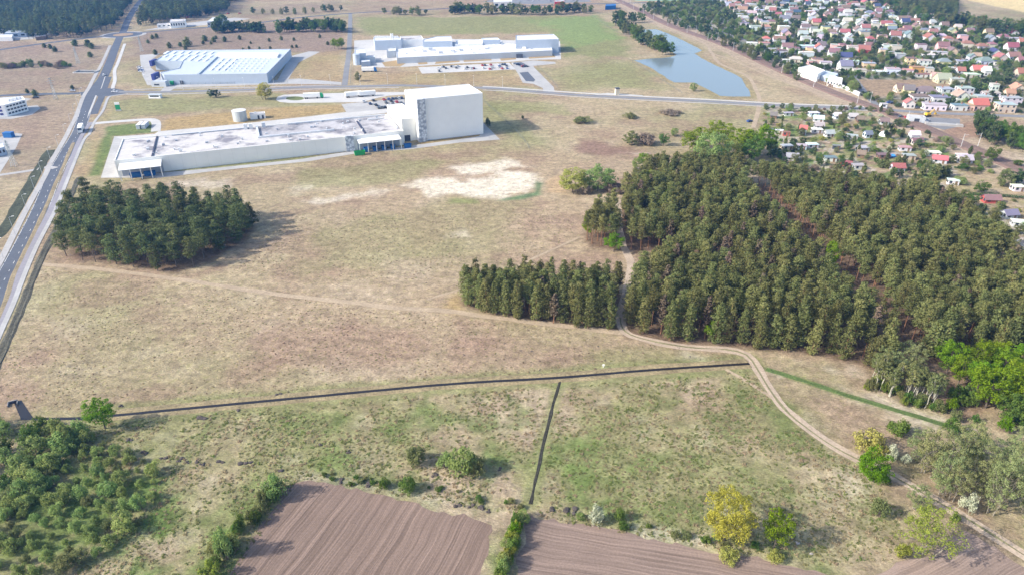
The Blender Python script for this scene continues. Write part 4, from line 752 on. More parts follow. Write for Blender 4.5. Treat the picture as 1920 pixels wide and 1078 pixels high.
def shell(parent, poly, h, wall, roof, wall_name='wall', roof_name='roof', par=.45, inset=.35):
    """walls with a parapet and a roof deck sunk behind it, in the coordinates of the parent"""
    poly = np.asarray(poly, float); a = np.roll(poly, -1, 0); area = np.sum(poly[:, 0]*a[:, 1]-a[:, 0]*poly[:, 1])
    if area < 0: poly = poly[::-1]
    n = len(poly); prv = np.roll(poly, 1, 0); nxt = np.roll(poly, -1, 0); e1 = poly-prv; e2 = nxt-poly; e1 /= np.linalg.norm(e1, axis=1)[:, None]; e2 /= np.linalg.norm(e2, axis=1)[:, None]
    n1 = np.stack([-e1[:, 1], e1[:, 0]], 1); n2 = np.stack([-e2[:, 1], e2[:, 0]], 1); k = n1+n2; k /= np.sum(k*n1, 1)[:, None]+1e-6; inn = poly+k*inset
    mb = MB(); V = [(*p, 0) for p in poly]+[(*p, h) for p in poly]+[(*p, h) for p in inn]+[(*p, h-par) for p in inn]; F = []
    for i in range(n):
        j = (i+1) % n
        for L in range(3): F.append((L*n+i, L*n+j, (L+1)*n+j, (L+1)*n+i))
    mb.add(V, F); w = mb.build(wall_name, wall, parent); r = MB().sheet(inn, h-par+.004).build(roof_name, roof, parent); return w, r
def rect(u0, u1, v0, v1): return [(u0, v0), (u1, v0), (u1, v1), (u0, v1)]
def boxp(name, parent, mat, x0, x1, y0, y1, z0, z1): return MB().box(x0, x1, y0, y1, z0, z1).build(name, mat, parent)
def local(o, p):                                             # world xy -> local xy of a thing
    c, s = math.cos(-o.rotation_euler[2]), math.sin(-o.rotation_euler[2]); x, y = p[0]-o.location[0], p[1]-o.location[1]; return (c*x-s*y, s*x+c*y)
ur = random.Random(21)

# ------------------------------------------------------------------ the long factory
hall = thing('factory_hall', 'very long low cream factory hall with stained flat roof', 'factory', HALL_A, HALL_R)
shell(hall, rect(0, 149, 0, 39.5), 8.5, 'cladding', 'roof_felt')
RZ = 8.06
boxp('roof_divider', hall, 'dark_gap', 17.0, 17.7, .6, 38.9, RZ, RZ+.5); boxp('roof_divider', hall, 'dark_gap', 127, 127.9, 3, 30, RZ, RZ+.5)
boxp('roof_section', hall, 'roof_felt_dark', 71.5, 126.5, 16.5, 38.5, RZ, RZ+.06); boxp('roof_section', hall, 'roof_felt_dark', 128.4, 148, 5, 36, RZ, RZ+.06)
boxp('roof_duct', hall, 'metal_duct', 70.2, 71.2, 16, 39, RZ, RZ+1.1); boxp('roof_duct', hall, 'metal_duct', 70.2, 112, 15.2, 16.1, RZ, RZ+1.0); boxp('roof_duct', hall, 'metal_duct', 88, 146, 37.2, 38.2, RZ, RZ+1.0); boxp('roof_duct', hall, 'metal_duct', 146.2, 147.2, 6, 37, RZ, RZ+1.0)
boxp('cable_tray', hall, 'louvre', 25, 68, 37.8, 38.6, RZ, RZ+.6); boxp('roof_duct', hall, 'metal_duct', 134, 143, 30, 31, RZ, RZ+.9)
for i in range(46):
    u = ur.uniform(4, 144); v = ur.uniform(3, 37); w, d, h = ur.uniform(.5, 1.6), ur.uniform(.5, 1.4), ur.uniform(.5, 1.3); boxp('roof_vent', hall, 'metal_duct' if ur.random() < .6 else 'louvre', u, u+w, v, v+d, RZ+.07, RZ+.07+h)
for u in (63.5, 66.5, 73.5): boxp('exhaust_stack', hall, 'metal_duct', u, u+2, 36.2, 38.2, RZ, RZ+3.0)
boxp('stair_screen', hall, 'mesh_screen', 115.5, 120.2, -1.2, 0, 0, 8.9); boxp('loading_door', hall, 'door_dark', 124, 146, -.06, 0, 0, 4.6)
for k in range(24):
    if k in (18, 19): continue
    boxp('wall_joint', hall, 'joint_strip', 6.2*k+.0, 6.2*k+.08, -.02, 0, .1, 8.3)
def add_canopy(u0, u1, d, npost, z, label):
    c = math.cos(HALL_R); s = math.sin(HALL_R); w = (HALL_A[0]+c*u0+s*d, HALL_A[1]+s*u0-c*d); t = thing('loading_canopy', label, 'canopy', w, HALL_R); L = u1-u0
    m = MB(); m.add([(0, 0, z), (L, 0, z), (L, d-.05, z+.9), (0, d-.05, z+.9), (0, 0, z+.25), (L, 0, z+.25), (L, d-.05, z+1.15), (0, d-.05, z+1.15)], [(0,3,2,1),(4,5,6,7),(0,1,5,4),(1,2,6,5),(2,3,7,6),(3,0,4,7)]); m.build('canopy_roof', 'cladding_white', t)
    for k in range(npost): x = .3+(L-.6)*k/(npost-1); MB().box(x-.18, x+.18, .2, .5, 0, z+.05).build('post', 'cladding', t)
    boxp('back_wall', t, 'louvre', .1, L-.1, d-.3, d-.1, 0, z); return t
add_canopy(2.0, 21.5, 8.8, 5, 5.6, 'white canopy on posts at the west end of the long factory'); add_canopy(122, 146, 6.5, 6, 5.4, 'white canopy on posts before the high bay warehouse')
def HL(u, v): c, s = math.cos(HALL_R), math.sin(HALL_R); return (HALL_A[0]+c*u-s*v, HALL_A[1]+s*u+c*v)
def skip(u, v, mat, label, group, L=5.5, rz=None):
    t = thing('waste_container', label, 'container', HL(u, v), HALL_R if rz is None else rz, group); m = MB(); m.add([(-L/2+.3, -1.1, .15), (L/2-.3, -1.1, .15), (L/2-.3, 1.1, .15), (-L/2+.3, 1.1, .15), (-L/2, -1.2, 2.3), (L/2, -1.2, 2.3), (L/2, 1.2, 2.3), (-L/2, 1.2, 2.3)], [(0,3,2,1),(0,1,5,4),(1,2,6,5),(2,3,7,6),(3,0,4,7)]); m.add([(-L/2+.2, -1.05, 1.7), (L/2-.2, -1.05, 1.7), (L/2-.2, 1.05, 1.7), (-L/2+.2, 1.05, 1.7)], [(0,1,2,3)]); m.build('container_body', mat, t)
    for k in range(4): x = -L/2+.9+k*(L-1.8)/3; MB().box(x-.06, x+.06, -1.29, -1.2, .4, 2.2).build('rib', mat, t)
    MB().box(-L/2-.04, L/2+.04, -1.27, -1.2, 2.3, 2.42).build('rim', mat, t)
for u in (126, 131, 136, 141): skip(u, -4.2, 'blue_paint', 'blue waste container under the white canopy before the high bay warehouse', 'blue containers under the eastern canopy', 3.4, HALL_R+math.pi/2)
for u in (8.5, 15): skip(u, -4.0, 'blue_paint', 'blue waste container under the western canopy', 'blue containers under the western canopy')
skip(121.5, -9.0, 'skip_green', 'bright green waste skip beside the eastern canopy', None, 6); skip(149.5, -5.5, 'blue_paint', 'blue waste container standing in the open beside the eastern canopy', None, 4.2)
# high bay warehouse
hb = thing('high_bay_warehouse', 'tall white windowless high bay warehouse with panel joints', 'warehouse', G(785, 266.2), math.radians(22.3)); HB = 24.7; q = local(hb, G(903, 249.4)); WB = q[0]
shell(hb, rect(0, WB, 0, 25.5), HB, 'cladding_white', 'roof_white', par=.25)
k0 = 7.0; pw = (WB-k0)/6
for k in range(6):
    for z0, z1 in ((.25, 12.2), (12.28, HB-.15)): boxp('facade_panel', hb, 'cladding_white', k0+k*pw+.05, k0+(k+1)*pw-.05, -.06, 0, z0, z1)
boxp('facade_panel', hb, 'cladding_white', 5.2, k0-.05, -.06, 0, .25, HB-.15)
boxp('stair_screen', hb, 'mesh_screen', .2, 5.0, -1.6, 0, 0, HB+.2); boxp('plinth', hb, 'louvre', 5.2, WB, -.10, 0, 0, .24)
mid = thing('link_block', 'cream block of middle height joining long factory and high bay warehouse', 'building', G(756, 266.3), math.radians(22.3)); q = local(mid, G(785, 266.2)); shell(mid, rect(0, 9.4, .05, 36), 13.4, 'cladding', 'roof_white')
for k in range(5): boxp('roof_seam', mid, 'cladding_grey', .5, 8.9, 4+6.5*k, 4.2+6.5*k, 12.96, 13.06)
boxp('loading_door', mid, 'door_dark', 1, 4.5, -.02, .04, 0, 3.6)
# tank and plant behind the hall
tk = thing('storage_tank', 'white cylindrical storage tank behind the long factory', 'tank', G(451, 226.5)); r = 25*mpp(226)/2; ht = height_at(451, 226.5, 208)
m = MB(); m.tube((0, 0, 0), (0, 0, ht), r, r, 32); m.build('tank_shell', M('tank_steel', (.44, .47, .47), .45, .1, .4, .1, metal=.15), tk)
m = MB(); m.tube((0, 0, ht), (0, 0, ht+.25), r+.15, r+.15, 32); m.build('tank_roof', 'roof_white', tk)
for k in range(5): a = k*1.256; m = MB(); m.box(-.1, .1, -.15, .1, 0, ht-.05); o = m.build('stiffener', 'metal_duct', tk); o.location = ((r+.05)*math.cos(a), (r+.05)*math.sin(a), 0); o.rotation_euler = (0, 0, a+math.pi/2)
ph = thing('pump_house', 'small white flat roofed pump house beside the storage tank', 'building', G(470, 225), HALL_R); shell(ph, rect(0, 9.5, 0, 5), 3.4, 'cladding_white', 'roof_felt', par=.2, inset=.2); boxp('door', ph, 'door_dark', 4.5, 5.7, -.04, 0, 0, 2.3); boxp('door', ph, 'door_dark', 7.2, 8.4, -.04, 0, 0, 2.3); boxp('roof_vent', ph, 'metal_duct', 3, 4.2, 2, 3.2, 3.2, 4)
def banner(px, py, ty, label):
    t = thing('billboard', label, 'sign', G(px, py), math.radians(10)); h = height_at(px, py, ty); boxp('green_panel', t, 'green_paint', -1.5, 1.5, -.25, .25, .9, h*.72); boxp('white_panel', t, 'cladding_white', -1.5, 1.5, -.25, .25, h*.72+.004, h); boxp('base', t, 'concrete_pale', -1.7, 1.7, -.5, .5, 0, .9)
banner(222.5, 208.5, 192.5, 'tall green and white advertising pylon beside the main road')
def trailer_box(px, py, rz, label, group=None, L=12, mat='cladding_white', cat='trailer', name='trailer'):
    t = thing(name, label, cat, G(px, py), rz, group); boxp('cargo_box', t, mat, -L/2, L/2, -1.25, 1.25, 1.15, 3.9); boxp('chassis', t, 'dark_gap', -L/2+.3, L/2-.3, -.5, .5, .75, 1.14)
    for x in (-L/2+1.2, -L/2+2.5, L/2-2):
        for y in (-1, 1): m = MB(); m.tube((x, y*1.18, .5), (x, y*.85, .5), .5, .5, 10); m.build('wheel', 'tyre', t)
    return t
def cab(t, L, mat):
    x = L/2+.25; m = MB(); m.add([(x, -1.22, .5), (x+2.2, -1.22, .5), (x+2.2, 1.22, .5), (x, 1.22, .5), (x, -1.22, 3.5), (x+1.6, -1.22, 3.5), (x+1.6, 1.22, 3.5), (x, 1.22, 3.5), (x+2.2, -1.22, 1.8), (x+2.2, 1.22, 1.8)], [(0,3,2,1),(4,5,6,7),(0,1,8,5,4),(1,2,9,8),(8,9,6,5),(2,3,7,6,9),(3,0,4,7)]); c = m.build('cab', mat, t)
    m = MB(); m.add([(x+2.19, -1.05, 1.95), (x+2.19, 1.05, 1.95), (x+1.72, 1.05, 3.2), (x+1.72, -1.05, 3.2)], [(0,1,2,3)]); m.v = [(a+.03, b, c_) for a, b, c_ in m.v]; m.build('windscreen', 'glass', c)
    for y in (-1, 1): m = MB(); m.tube((x+1.2, y*1.24, .5), (x+1.2, y*.9, .5), .5, .5, 10); m.build('wheel', 'tyre', t)
tr = trailer_box(585, 185.2, math.radians(12), 'white trailer lorry with green cab in the lorry park', L=11.5, name='lorry', cat='truck'); cab(tr, 11.5, 'green_paint')
trailer_box(663, 182.6, math.radians(24), 'white parked semitrailer in the lorry park, next to the green cabbed lorry'); trailer_box(689, 181.2, math.radians(20), 'white parked semitrailer in the lorry park, nearest the high bay warehouse')
tr = trailer_box(153.5, 246, math.atan2(202, -85)+math.pi, 'white box lorry driving on the main road', L=7.5, name='lorry', cat='truck'); cab(tr, 7.5, 'cladding_white')
for k, (px, py) in enumerate([(263.5, 239.5), (273, 238.8)]):
    t = thing('modular_cabin', 'white modular cabin on the lawn at the factory entrance lane', 'cabin', G(px, py), math.radians(100), 'white cabins by the entrance lane'); boxp('cabin_body', t, 'cladding_grey', -4.5, 4.5, -1.1, 1.1, .1, 2.5); boxp('cabin_roof', t, 'roof_white', -4.6, 4.6, -1.2, 1.2, 2.5, 2.65); boxp('base', t, 'concrete', -4.4, 4.4, -1.0, 1.0, 0, .1)

# ------------------------------------------------------------------ grey warehouse north of the road
wb = thing('distribution_warehouse', 'large pale blue grey warehouse with rows of skylights', 'warehouse', G(310, 160), 0); H = 7.6
def rp(px, h=H): return [local(wb, p) for p in GL(px, h)]
shell(wb, rp([(307,141),(500,138.5),(545,92.5),(322,95),(289,114.5),(342,115),(336,128),(300,136)]), H, 'cladding_blue', 'roof_metal')
def on_roof(name, px, mat, z0, z1): MB().prism(rp(px), z0, z1).build(name, mat, wb)
for i in range(7):
    for k in range(3 if i < 6 else 2):
        x0 = 308+i*14+ (2-k)*(-6)+ (14 if k < 1 else 6); y0 = 96.5+k*6.5+ (1 if i > 3 else 0); on_roof('skylight', [(x0+4, y0), (x0+8, y0), (x0+1, y0+4.6), (x0-4, y0+4.6)], 'skylight', H-.4, H+.1)
for i in range(3):
    for k in range(4): x0 = 420+i*12.5-k*6.3; y0 = 110.5+k*5.8; on_roof('skylight', [(x0-4, y0), (x0, y0), (x0-4.5, y0+4.2), (x0-9, y0+4.2)], 'skylight', H-.4, H+.1)
for i in range(7):
    for k in range(6):
        x0 = 447+i*9.5-k*4; y0 = 109.5+k*4.6
        if 300 < x0 < 520-k*5: on_roof('roof_vent', [(x0, y0), (x0+3, y0), (x0+2.2, y0+1.2), (x0-.8, y0+1.2)], 'skylight', H-.4, H+.12)
on_roof('roof_step', [(405,107),(520,108.5),(524,102),(410,101)], 'cladding_white', H-.4, H+.9); on_roof('roof_duct', [(405,107.2),(408,107.2),(373,140),(369,140)], 'cladding_blue', H-.4, H+.5)
for i in range(9): q = local(wb, G(320+i*19, 160-i*.78)); boxp('loading_door', wb, 'door_dark' if i % 3 else 'green_paint', q[0], q[0]+2.6, q[1]-.5, q[1]+.8, .3, 3)
q = local(wb, G(385, 156.2)); boxp('loading_canopy', wb, 'cladding_white', q[0], q[0]+19, q[1]-2.5, q[1]+1.2, 4.2, 4.5)
for px, py in [(286, 116), (290, 141)]:
    q = local(wb, G(px, py, 7)); boxp('end_sign', wb, 'navy_trim', q[0]-.5, q[0]+1.5, q[1]-5, q[1]+5, 4, H+.8)
gh = thing('gatehouse', 'low grey gatehouse at the corner of the grey warehouse', 'building', G(285, 163.5), 0); shell(gh, rect(0, 11, 0, 5), 4, 'cladding_grey', 'roof_metal', par=.2, inset=.2); boxp('window', gh, 'glass', 2, 6, -.04, 0, 1, 2.2)
# ------------------------------------------------------------------ white factory complex
fc = thing('factory_complex', 'white low factory complex with stepped halls and grey front', 'factory', G(746, 116), 0)
def fpoly(px, h): return [local(fc, p) for p in GL(px, h)]
def hallC(px, h, wall='cladding_blue', roof='roof_white'): shell(fc, fpoly(px, h), h, wall, roof, 'hall_wall', 'hall_roof')
hallC([(744,109),(1036,95),(1034,88.5),(945,82),(940,77),(860,79),(800,81),(790,86),(742,92)], 5.2, 'cladding_grey')
hallC([(700,70.5),(748,69.5),(752,75.5),(702,77)], 9); hallC([(750,69),(790,67.5),(794,74),(752,75.5)], 7, 'cladding_white', 'roof_felt'); hallC([(793,79),(848,77.5),(846,68.5),(818,69),(794,74.5)], 10); hallC([(905,76),(938,75),(932,71),(903,72)], 9); hallC([(853,84),(905,82),(902,74.5),(856,76)], 6.6, 'cladding_white')
hallC([(967,76),(1048,74),(1038,64.5),(967,67)], 12.5, 'cladding_blue'); hallC([(725,97),(743,95.5),(742,90.5),(726,91)], 6, 'cladding_grey')
for i in range(9): q = fpoly([(790+i*24, 111.4-i*1.18)], 2.2)[0]; boxp('window_band', fc, 'glass', q[0], q[0]+8.5, q[1]-.9, q[1]+.5, 1.4, 2.7)
q = fpoly([(757, 113.6)], 2)[0]; boxp('loading_dock', fc, 'door_dark', q[0], q[0]+11, q[1]-1.2, q[1]+1, .3, 3.6); q = fpoly([(968, 105)], 2)[0]; boxp('entrance', fc, 'door_dark', q[0], q[0]+6, q[1]-1.5, q[1]+.5, 0, 3.4)
q = fpoly([(1040, 76.5)], 11)[0]; boxp('red_logo_sign', fc, 'red_sign', q[0], q[0]+3.6, q[1]-1.2, q[1]-.6, 9.6, 11.8)
for i in range(40):
    px = ur.uniform(750, 1010); py = 108-(px-750)*.052-ur.uniform(1, 14); q = fpoly([(px, py)], 5)[0]; boxp('roof_unit', fc, ur.choice(['metal_duct', 'louvre', 'cladding_white']), q[0], q[0]+ur.uniform(1.5, 5), q[1], q[1]+ur.uniform(1, 2.5), 4.8, 5+ur.uniform(.6, 1.8))
for i in range(12): q = fpoly([(702+i*3.7, 71.5)], 9)[0]; boxp('cooling_unit', fc, 'metal_duct', q[0], q[0]+1.6, q[1], q[1]+2.5, 8.6, 10.4)
for u in (735, 738): q = fpoly([(u, 92)], 0)[0]; m = MB(); m.tube((q[0], q[1], 0), (q[0], q[1], 14), .7, .7, 12); m.build('chimney_pipe', 'metal_duct', fc)
cp = thing('boiler_plant', 'small white plant building with round silo west of the factory complex', 'building', G(666, 117), 0)
def cpl(px, h): return [local(cp, p) for p in GL(px, h)]
shell(cp, cpl([(665,101),(686,100),(684,92),(666,93)], 9), 9, 'cladding_blue', 'roof_white', par=.3); shell(cp, cpl([(677,117),(694,115.5),(692,112),(677,113)], 4), 4, 'cladding_blue', 'roof_white', par=.2, inset=.2); shell(cp, cpl([(687,108.5),(703,107.5),(703,104),(687,105)], 5), 5, 'cladding_grey', 'roof_white', par=.2, inset=.2)
q = local(cp, G(670, 122)); m = MB(); m.tube((q[0], q[1], 0), (q[0], q[1], 9), 3.1, 3.1, 20); m.build('silo', 'cladding_blue', cp)
tr = trailer_box(690, 135.5, math.radians(6), 'white and blue tanker lorry beside the factory complex lane', L=10, name='lorry', cat='truck'); cab(tr, 10, 'blue_paint')
tot = thing('sign_pylon', 'pale square advertising tower beside the long grey road', 'sign', G(1156.5, 178.5), .2); h = height_at(1156.5, 178.5, 165.5); boxp('shaft', tot, M('sand_cladding', (.62, .55, .42), .7, .05, .5), -1.4, 1.4, -1.4, 1.4, .2, h-.5); boxp('cap', tot, 'door_dark', -1.6, 1.6, -1.6, 1.6, h-.5, h); boxp('base', tot, 'concrete', -1.8, 1.8, -1.8, 1.8, 0, .2)
yard('yard', [(1110,178),(1205,182),(1205,179.5),(1140,175)], 'concrete_pale', 'pale lay by under the advertising tower', .05)
# office block and other buildings at the west
ob = thing('office_block', 'white three storey office block with window bands', 'office building', G(9, 220), 0); hh = height_at(9, 220, 198)
ip = [local(ob, p) for p in GL([(7,197.5),(47,187),(42,181),(-30,186),(-40,200)], hh)]; shell(ob, ip, hh, 'cladding_white', 'roof_white')
e = np.array(ip[1])-np.array(ip[0]); L = np.linalg.norm(e); e /= L; n = np.array([e[1], -e[0]]); a0 = math.atan2(e[1], e[0])
for s in range(3):
    for k in range(6):
        p = np.array(ip[0])+e*(L*(.08+.15*k))+n*.02; o = boxp('window', ob, 'glass', 0, L*.11, -.05, .05, 0, 1.1); o.location = (p[0], p[1], 1.2+s*(hh-1)/3); o.rotation_euler = (0, 0, a0)
    for k in range(3):
        e2 = np.array(ip[4])-np.array(ip[0]); e2 = e2/np.linalg.norm(e2); p = np.array(ip[0])+e2*(2+3.2*k); o = boxp('window', ob, 'navy_trim', 0, 2, -.05, .05, 0, 1.3); o.location = (p[0]-.02, p[1], 1.2+s*(hh-1)/3); o.rotation_euler = (0, 0, math.atan2(e2[1], e2[0]))
for i in range(4): q = local(ob, G(12+i*7, 190-i*1.5, hh)); boxp('roof_unit', ob, 'metal_duct', q[0], q[0]+1.6, q[1], q[1]+1.4, hh-.45, hh+.9)
def shed(name, px, h, wall, roof, label, cat='building', wins=0):
    t = thing(name, label, cat, G(*px[0]), 0); p = [local(t, q) for q in GL(px, h)]; base = np.array(p[0]); shell(t, p, h, wall, roof, par=.2, inset=.25)
    for k in range(wins):
        a, b = np.array(p[0]), np.array(p[1]); e = (b-a)/np.linalg.norm(b-a); n = np.array([e[1], -e[0]]); q = a+(b-a)*((k+.25)/wins)+n*.03; o = boxp('window', t, 'glass', 0, np.linalg.norm(b-a)/wins*.5, -.06, .06, h*.35, h*.7); o.location = (q[0], q[1], 0); o.rotation_euler = (0, 0, math.atan2(e[1], e[0]))
    return t
shed('service_building', [(-20,282),(8,276),(6,268),(-20,272)], 4.5, 'cladding_blue', 'roof_white', 'low pale service building by the lattice pylon', wins=4)
shed('storage_shed', [(8,63),(48,61),(54,57),(14,58)], 5, 'cladding_blue', 'roof_metal', 'blue grey storage shed at the forest edge', wins=3); shed('storage_shed', [(-20,71),(22,70),(24,65),(-20,66)], 4, 'cladding_white', 'roof_white', 'white storage shed stacked with goods at the forest edge'); shed('storage_shed', [(66,70),(86,68),(88,65),(68,66)], 3.5, 'timber', 'roof_felt_dark', 'dark shed at the forest edge storage yard')
shed('depot_building', [(318,41.5),(346,40),(348,36.5),(320,37)], 7, 'cladding_white', 'roof_felt', 'white two storey depot building with red vehicles', wins=6); shed('depot_building', [(294,47),(320,45.5),(320,43.5),(296,44.5)], 3.5, 'cladding_white', 'roof_felt', 'low white annex beside the depot', wins=3); shed('depot_building', [(388,41.5),(416,38.5),(425,31.5),(398,33.5)], 6, 'cladding_white', 'roof_white', 'white hall standing apart from the depot', wins=5)
shed('retail_hall', [(925,4.5),(960,3.5),(960,-3),(925,-3)], 8, 'cladding_white', 'roof_white', 'white retail hall beyond the far main road', wins=3); shed('retail_hall', [(1040,4),(1058,3.5),(1058,-2),(1040,-1)], 9, 'red_sign', 'roof_felt', 'red fronted retail hall beyond the far main road'); shed('retail_hall', [(1135,12),(1155,11),(1155,8),(1136,9)], 5, 'blue_paint', 'blue_paint', 'small blue roofed hall beside the far junction')
shed('railway_depot', [(1497,127.5),(1533,139.5),(1547,132.5),(1519,122)], 6.5, 'cladding_white', 'roof_white', 'white flat roofed hall beside the railway'); shed('railway_depot', [(1535,140),(1562,147),(1572,139),(1548,133)], 4.5, 'cladding_blue', 'roof_metal', 'grey lean to attached to the white railway hall'); shed('railway_depot', [(1552,149),(1579,154),(1580,147),(1556,141.5)], 5, 'cladding_white', 'roof_white', 'long low white building with small windows by the railway', wins=5)
# long white wall along the platform
L = smooth_line(GL([(1556,157),(1585,169),(1612,181)]), 3); tag(ribbon(L, [(.6, 0), (.599, 2.6), (-.599, 2.6), (-.6, 0)], 1).build('platform_wall', 'roof_white'), 'long low white wall beside the railway', 'wall')

# ------------------------------------------------------------------ houses
def gable(w, d, h, rh, ov=.45):
    m = MB(); m.add([(-w/2,-d/2,0),(w/2,-d/2,0),(w/2,d/2,0),(-w/2,d/2,0),(-w/2,-d/2,h),(w/2,-d/2,h),(w/2,d/2,h),(-w/2,d/2,h),(-w/2,0,h+rh),(w/2,0,h+rh)], [(0,1,5,4),(2,3,7,6),(1,2,6,9,5),(3,0,4,8,7)])
    r = MB(); s = rh/(d/2); z = h-ov*s+.06; x = w/2+ov; y = d/2+ov; th = .18
    r.add([(-x,-y,z),(x,-y,z),(x,0,h+rh+.06),(-x,0,h+rh+.06),(x,y,z),(-x,y,z),(-x,-y,z+th),(x,-y,z+th),(x,0,h+rh+.06+th),(-x,0,h+rh+.06+th),(x,y,z+th),(-x,y,z+th)], [(6,7,8,9),(9,8,10,11),(0,1,7,6),(4,5,11,10),(1,2,8,7),(2,4,10,8),(3,0,6,9),(5,3,9,11),(1,0,3,2),(2,3,5,4)]); return m, r
def hip(w, d, h, rh, ov=.5):
    m = MB(); m.add([(-w/2,-d/2,0),(w/2,-d/2,0),(w/2,d/2,0),(-w/2,d/2,0),(-w/2,-d/2,h),(w/2,-d/2,h),(w/2,d/2,h),(-w/2,d/2,h)], [(0,1,5,4),(1,2,6,5),(2,3,7,6),(3,0,4,7)]); x = w/2+ov; y = d/2+ov; k = max(.4, w/2-d/2*.8)
    r = MB(); r.add([(-x,-y,h),(x,-y,h),(x,y,h),(-x,y,h),(-k,0,h+rh),(k,0,h+rh)], [(0,1,5,4),(1,2,5),(2,3,4,5),(3,0,4),(3,2,1,0)]); return m, r
def flatr(w, d, h):
    m = MB(); m.add([(-w/2,-d/2,0),(w/2,-d/2,0),(w/2,d/2,0),(-w/2,d/2,0),(-w/2,-d/2,h),(w/2,-d/2,h),(w/2,d/2,h),(-w/2,d/2,h)], [(0,1,5,4),(1,2,6,5),(2,3,7,6),(3,0,4,7)])
    r = MB(); r.box(-w/2-.25, w/2+.25, -d/2-.25, d/2+.25, h+.003, h+.28); return m, r
_hc = {}
def house_mesh(kind, w, d, h):
    k = (kind, w, d, h)
    if k not in _hc:
        a, b = {'G': lambda: gable(w, d, h, d*.42), 'H': lambda: hip(w, d, h, d*.30), 'F': lambda: flatr(w, d, h)}[kind](); am = a.mesh('wall'); bm = b.mesh('roof'); am.materials.append(MATS['tinted']); bm.materials.append(MATS['roof_tint']); _hc[k] = (am, bm)
    return _hc[k]
WIN = MB().box(-.6, .6, -.05, .05, -.65, .65).mesh('window'); WIN.materials.append(MATS['glass']); DOOR = MB().box(-.5, .5, -.06, .06, 0, 2.05).mesh('door'); DOOR.materials.append(MATS['timber']); CHIM = MB().box(-.3, .3, -.3, .3, 0, 1.5).mesh('chimney'); CHIM.materials.append(M('brick', (.32, .17, .12), .9, .2, 2))
WALLC = {'white': (.60, .60, .60), 'cream': (.54, .50, .42), 'apricot': (.66, .48, .30), 'orange': (.62, .34, .12), 'pale yellow': (.70, .64, .38), 'peach': (.70, .50, .38), 'pink': (.68, .42, .40), 'pale blue': (.55, .64, .70), 'grey': (.45, .45, .45), 'beige': (.52, .44, .34), 'brown': (.20, .13, .09), 'red': (.42, .10, .08), 'teal': (.20, .42, .38), 'dark': (.08, .09, .11)}
ROOFC = {'red': (.33, .105, .09), 'dull red': (.25, .125, .115), 'scarlet': (.46, .12, .10), 'crimson': (.33, .07, .10), 'orange': (.42, .20, .12), 'terracotta': (.40, .24, .17), 'brown': (.20, .135, .12), 'grey': (.38, .37, .37), 'slate': (.17, .20, .24), 'navy': (.045, .075, .15), 'tan': (.38, .30, .22), 'pink': (.52, .24, .22), 'pale': (.62, .62, .60), 'mint': (.45, .62, .56)}
KN = {'G': 'gabled', 'H': 'hip roofed', 'F': 'flat roofed'}
houses = []
def house(p, kind, wc, rc, w, d, st, rz, near, place='beyond the railway', cat='house', name='house'):
    k = .80 if cat == 'house' else .70
    w, d = round(w*k), round(d*k); h = round(2.9*st*(.92 if cat == 'house' else .85), 1); wm, rm = house_mesh(kind, w, d, h); size = 'long' if w >= 12 else ('small' if w <= 6 else ''); sto = 'two storey' if st >= 1.8 else 'low'
    lab = ' '.join(x for x in (size, sto, wc, KN[kind], cat, 'with', rc, 'roof', place) if x)
    t = thing(name, lab, cat, p, rz, '%s %s %ss with %s roofs' % (wc, KN[kind], cat, rc)); houses.append((p[0], p[1], max(w, d)*.55))
    part('wall', wm, t, color=[min(.85, c*ur.uniform(.92, 1.06)) for c in WALLC[wc]]); r = part('roof', rm, t, color=[(c*.78+.22*sum(ROOFC[rc])/3)*ur.uniform(.85, 1.15) for c in ROOFC[rc]])
    if cat == 'house' and ur.random() < .7: part('chimney', CHIM, r, loc=(w*.2*ur.choice((-1, 1)), d*.12, h+(.2 if kind == 'F' else d*.42*.6 if kind == 'G' else d*.3*.5)))
    if near:
        nw = max(2, int(w/3.2)); fl = 2 if st >= 1.8 else 1
        for f in range(fl):
            for k in range(nw):
                x = -w/2+w*(k+.5)/nw
                if f == 0 and k == nw//2: part('door', DOOR, t, loc=(x, -d/2-.03, 0)); continue
                part('window', WIN, t, loc=(x, -d/2-.02, 1.5+2.8*f))
            for k in range(2): part('window', WIN, t, loc=(-w/2-.02, -d/2+d*(k+.5)/2, 1.5+2.8*f), rz=math.pi/2)
    return t
RT = math.radians(-8)
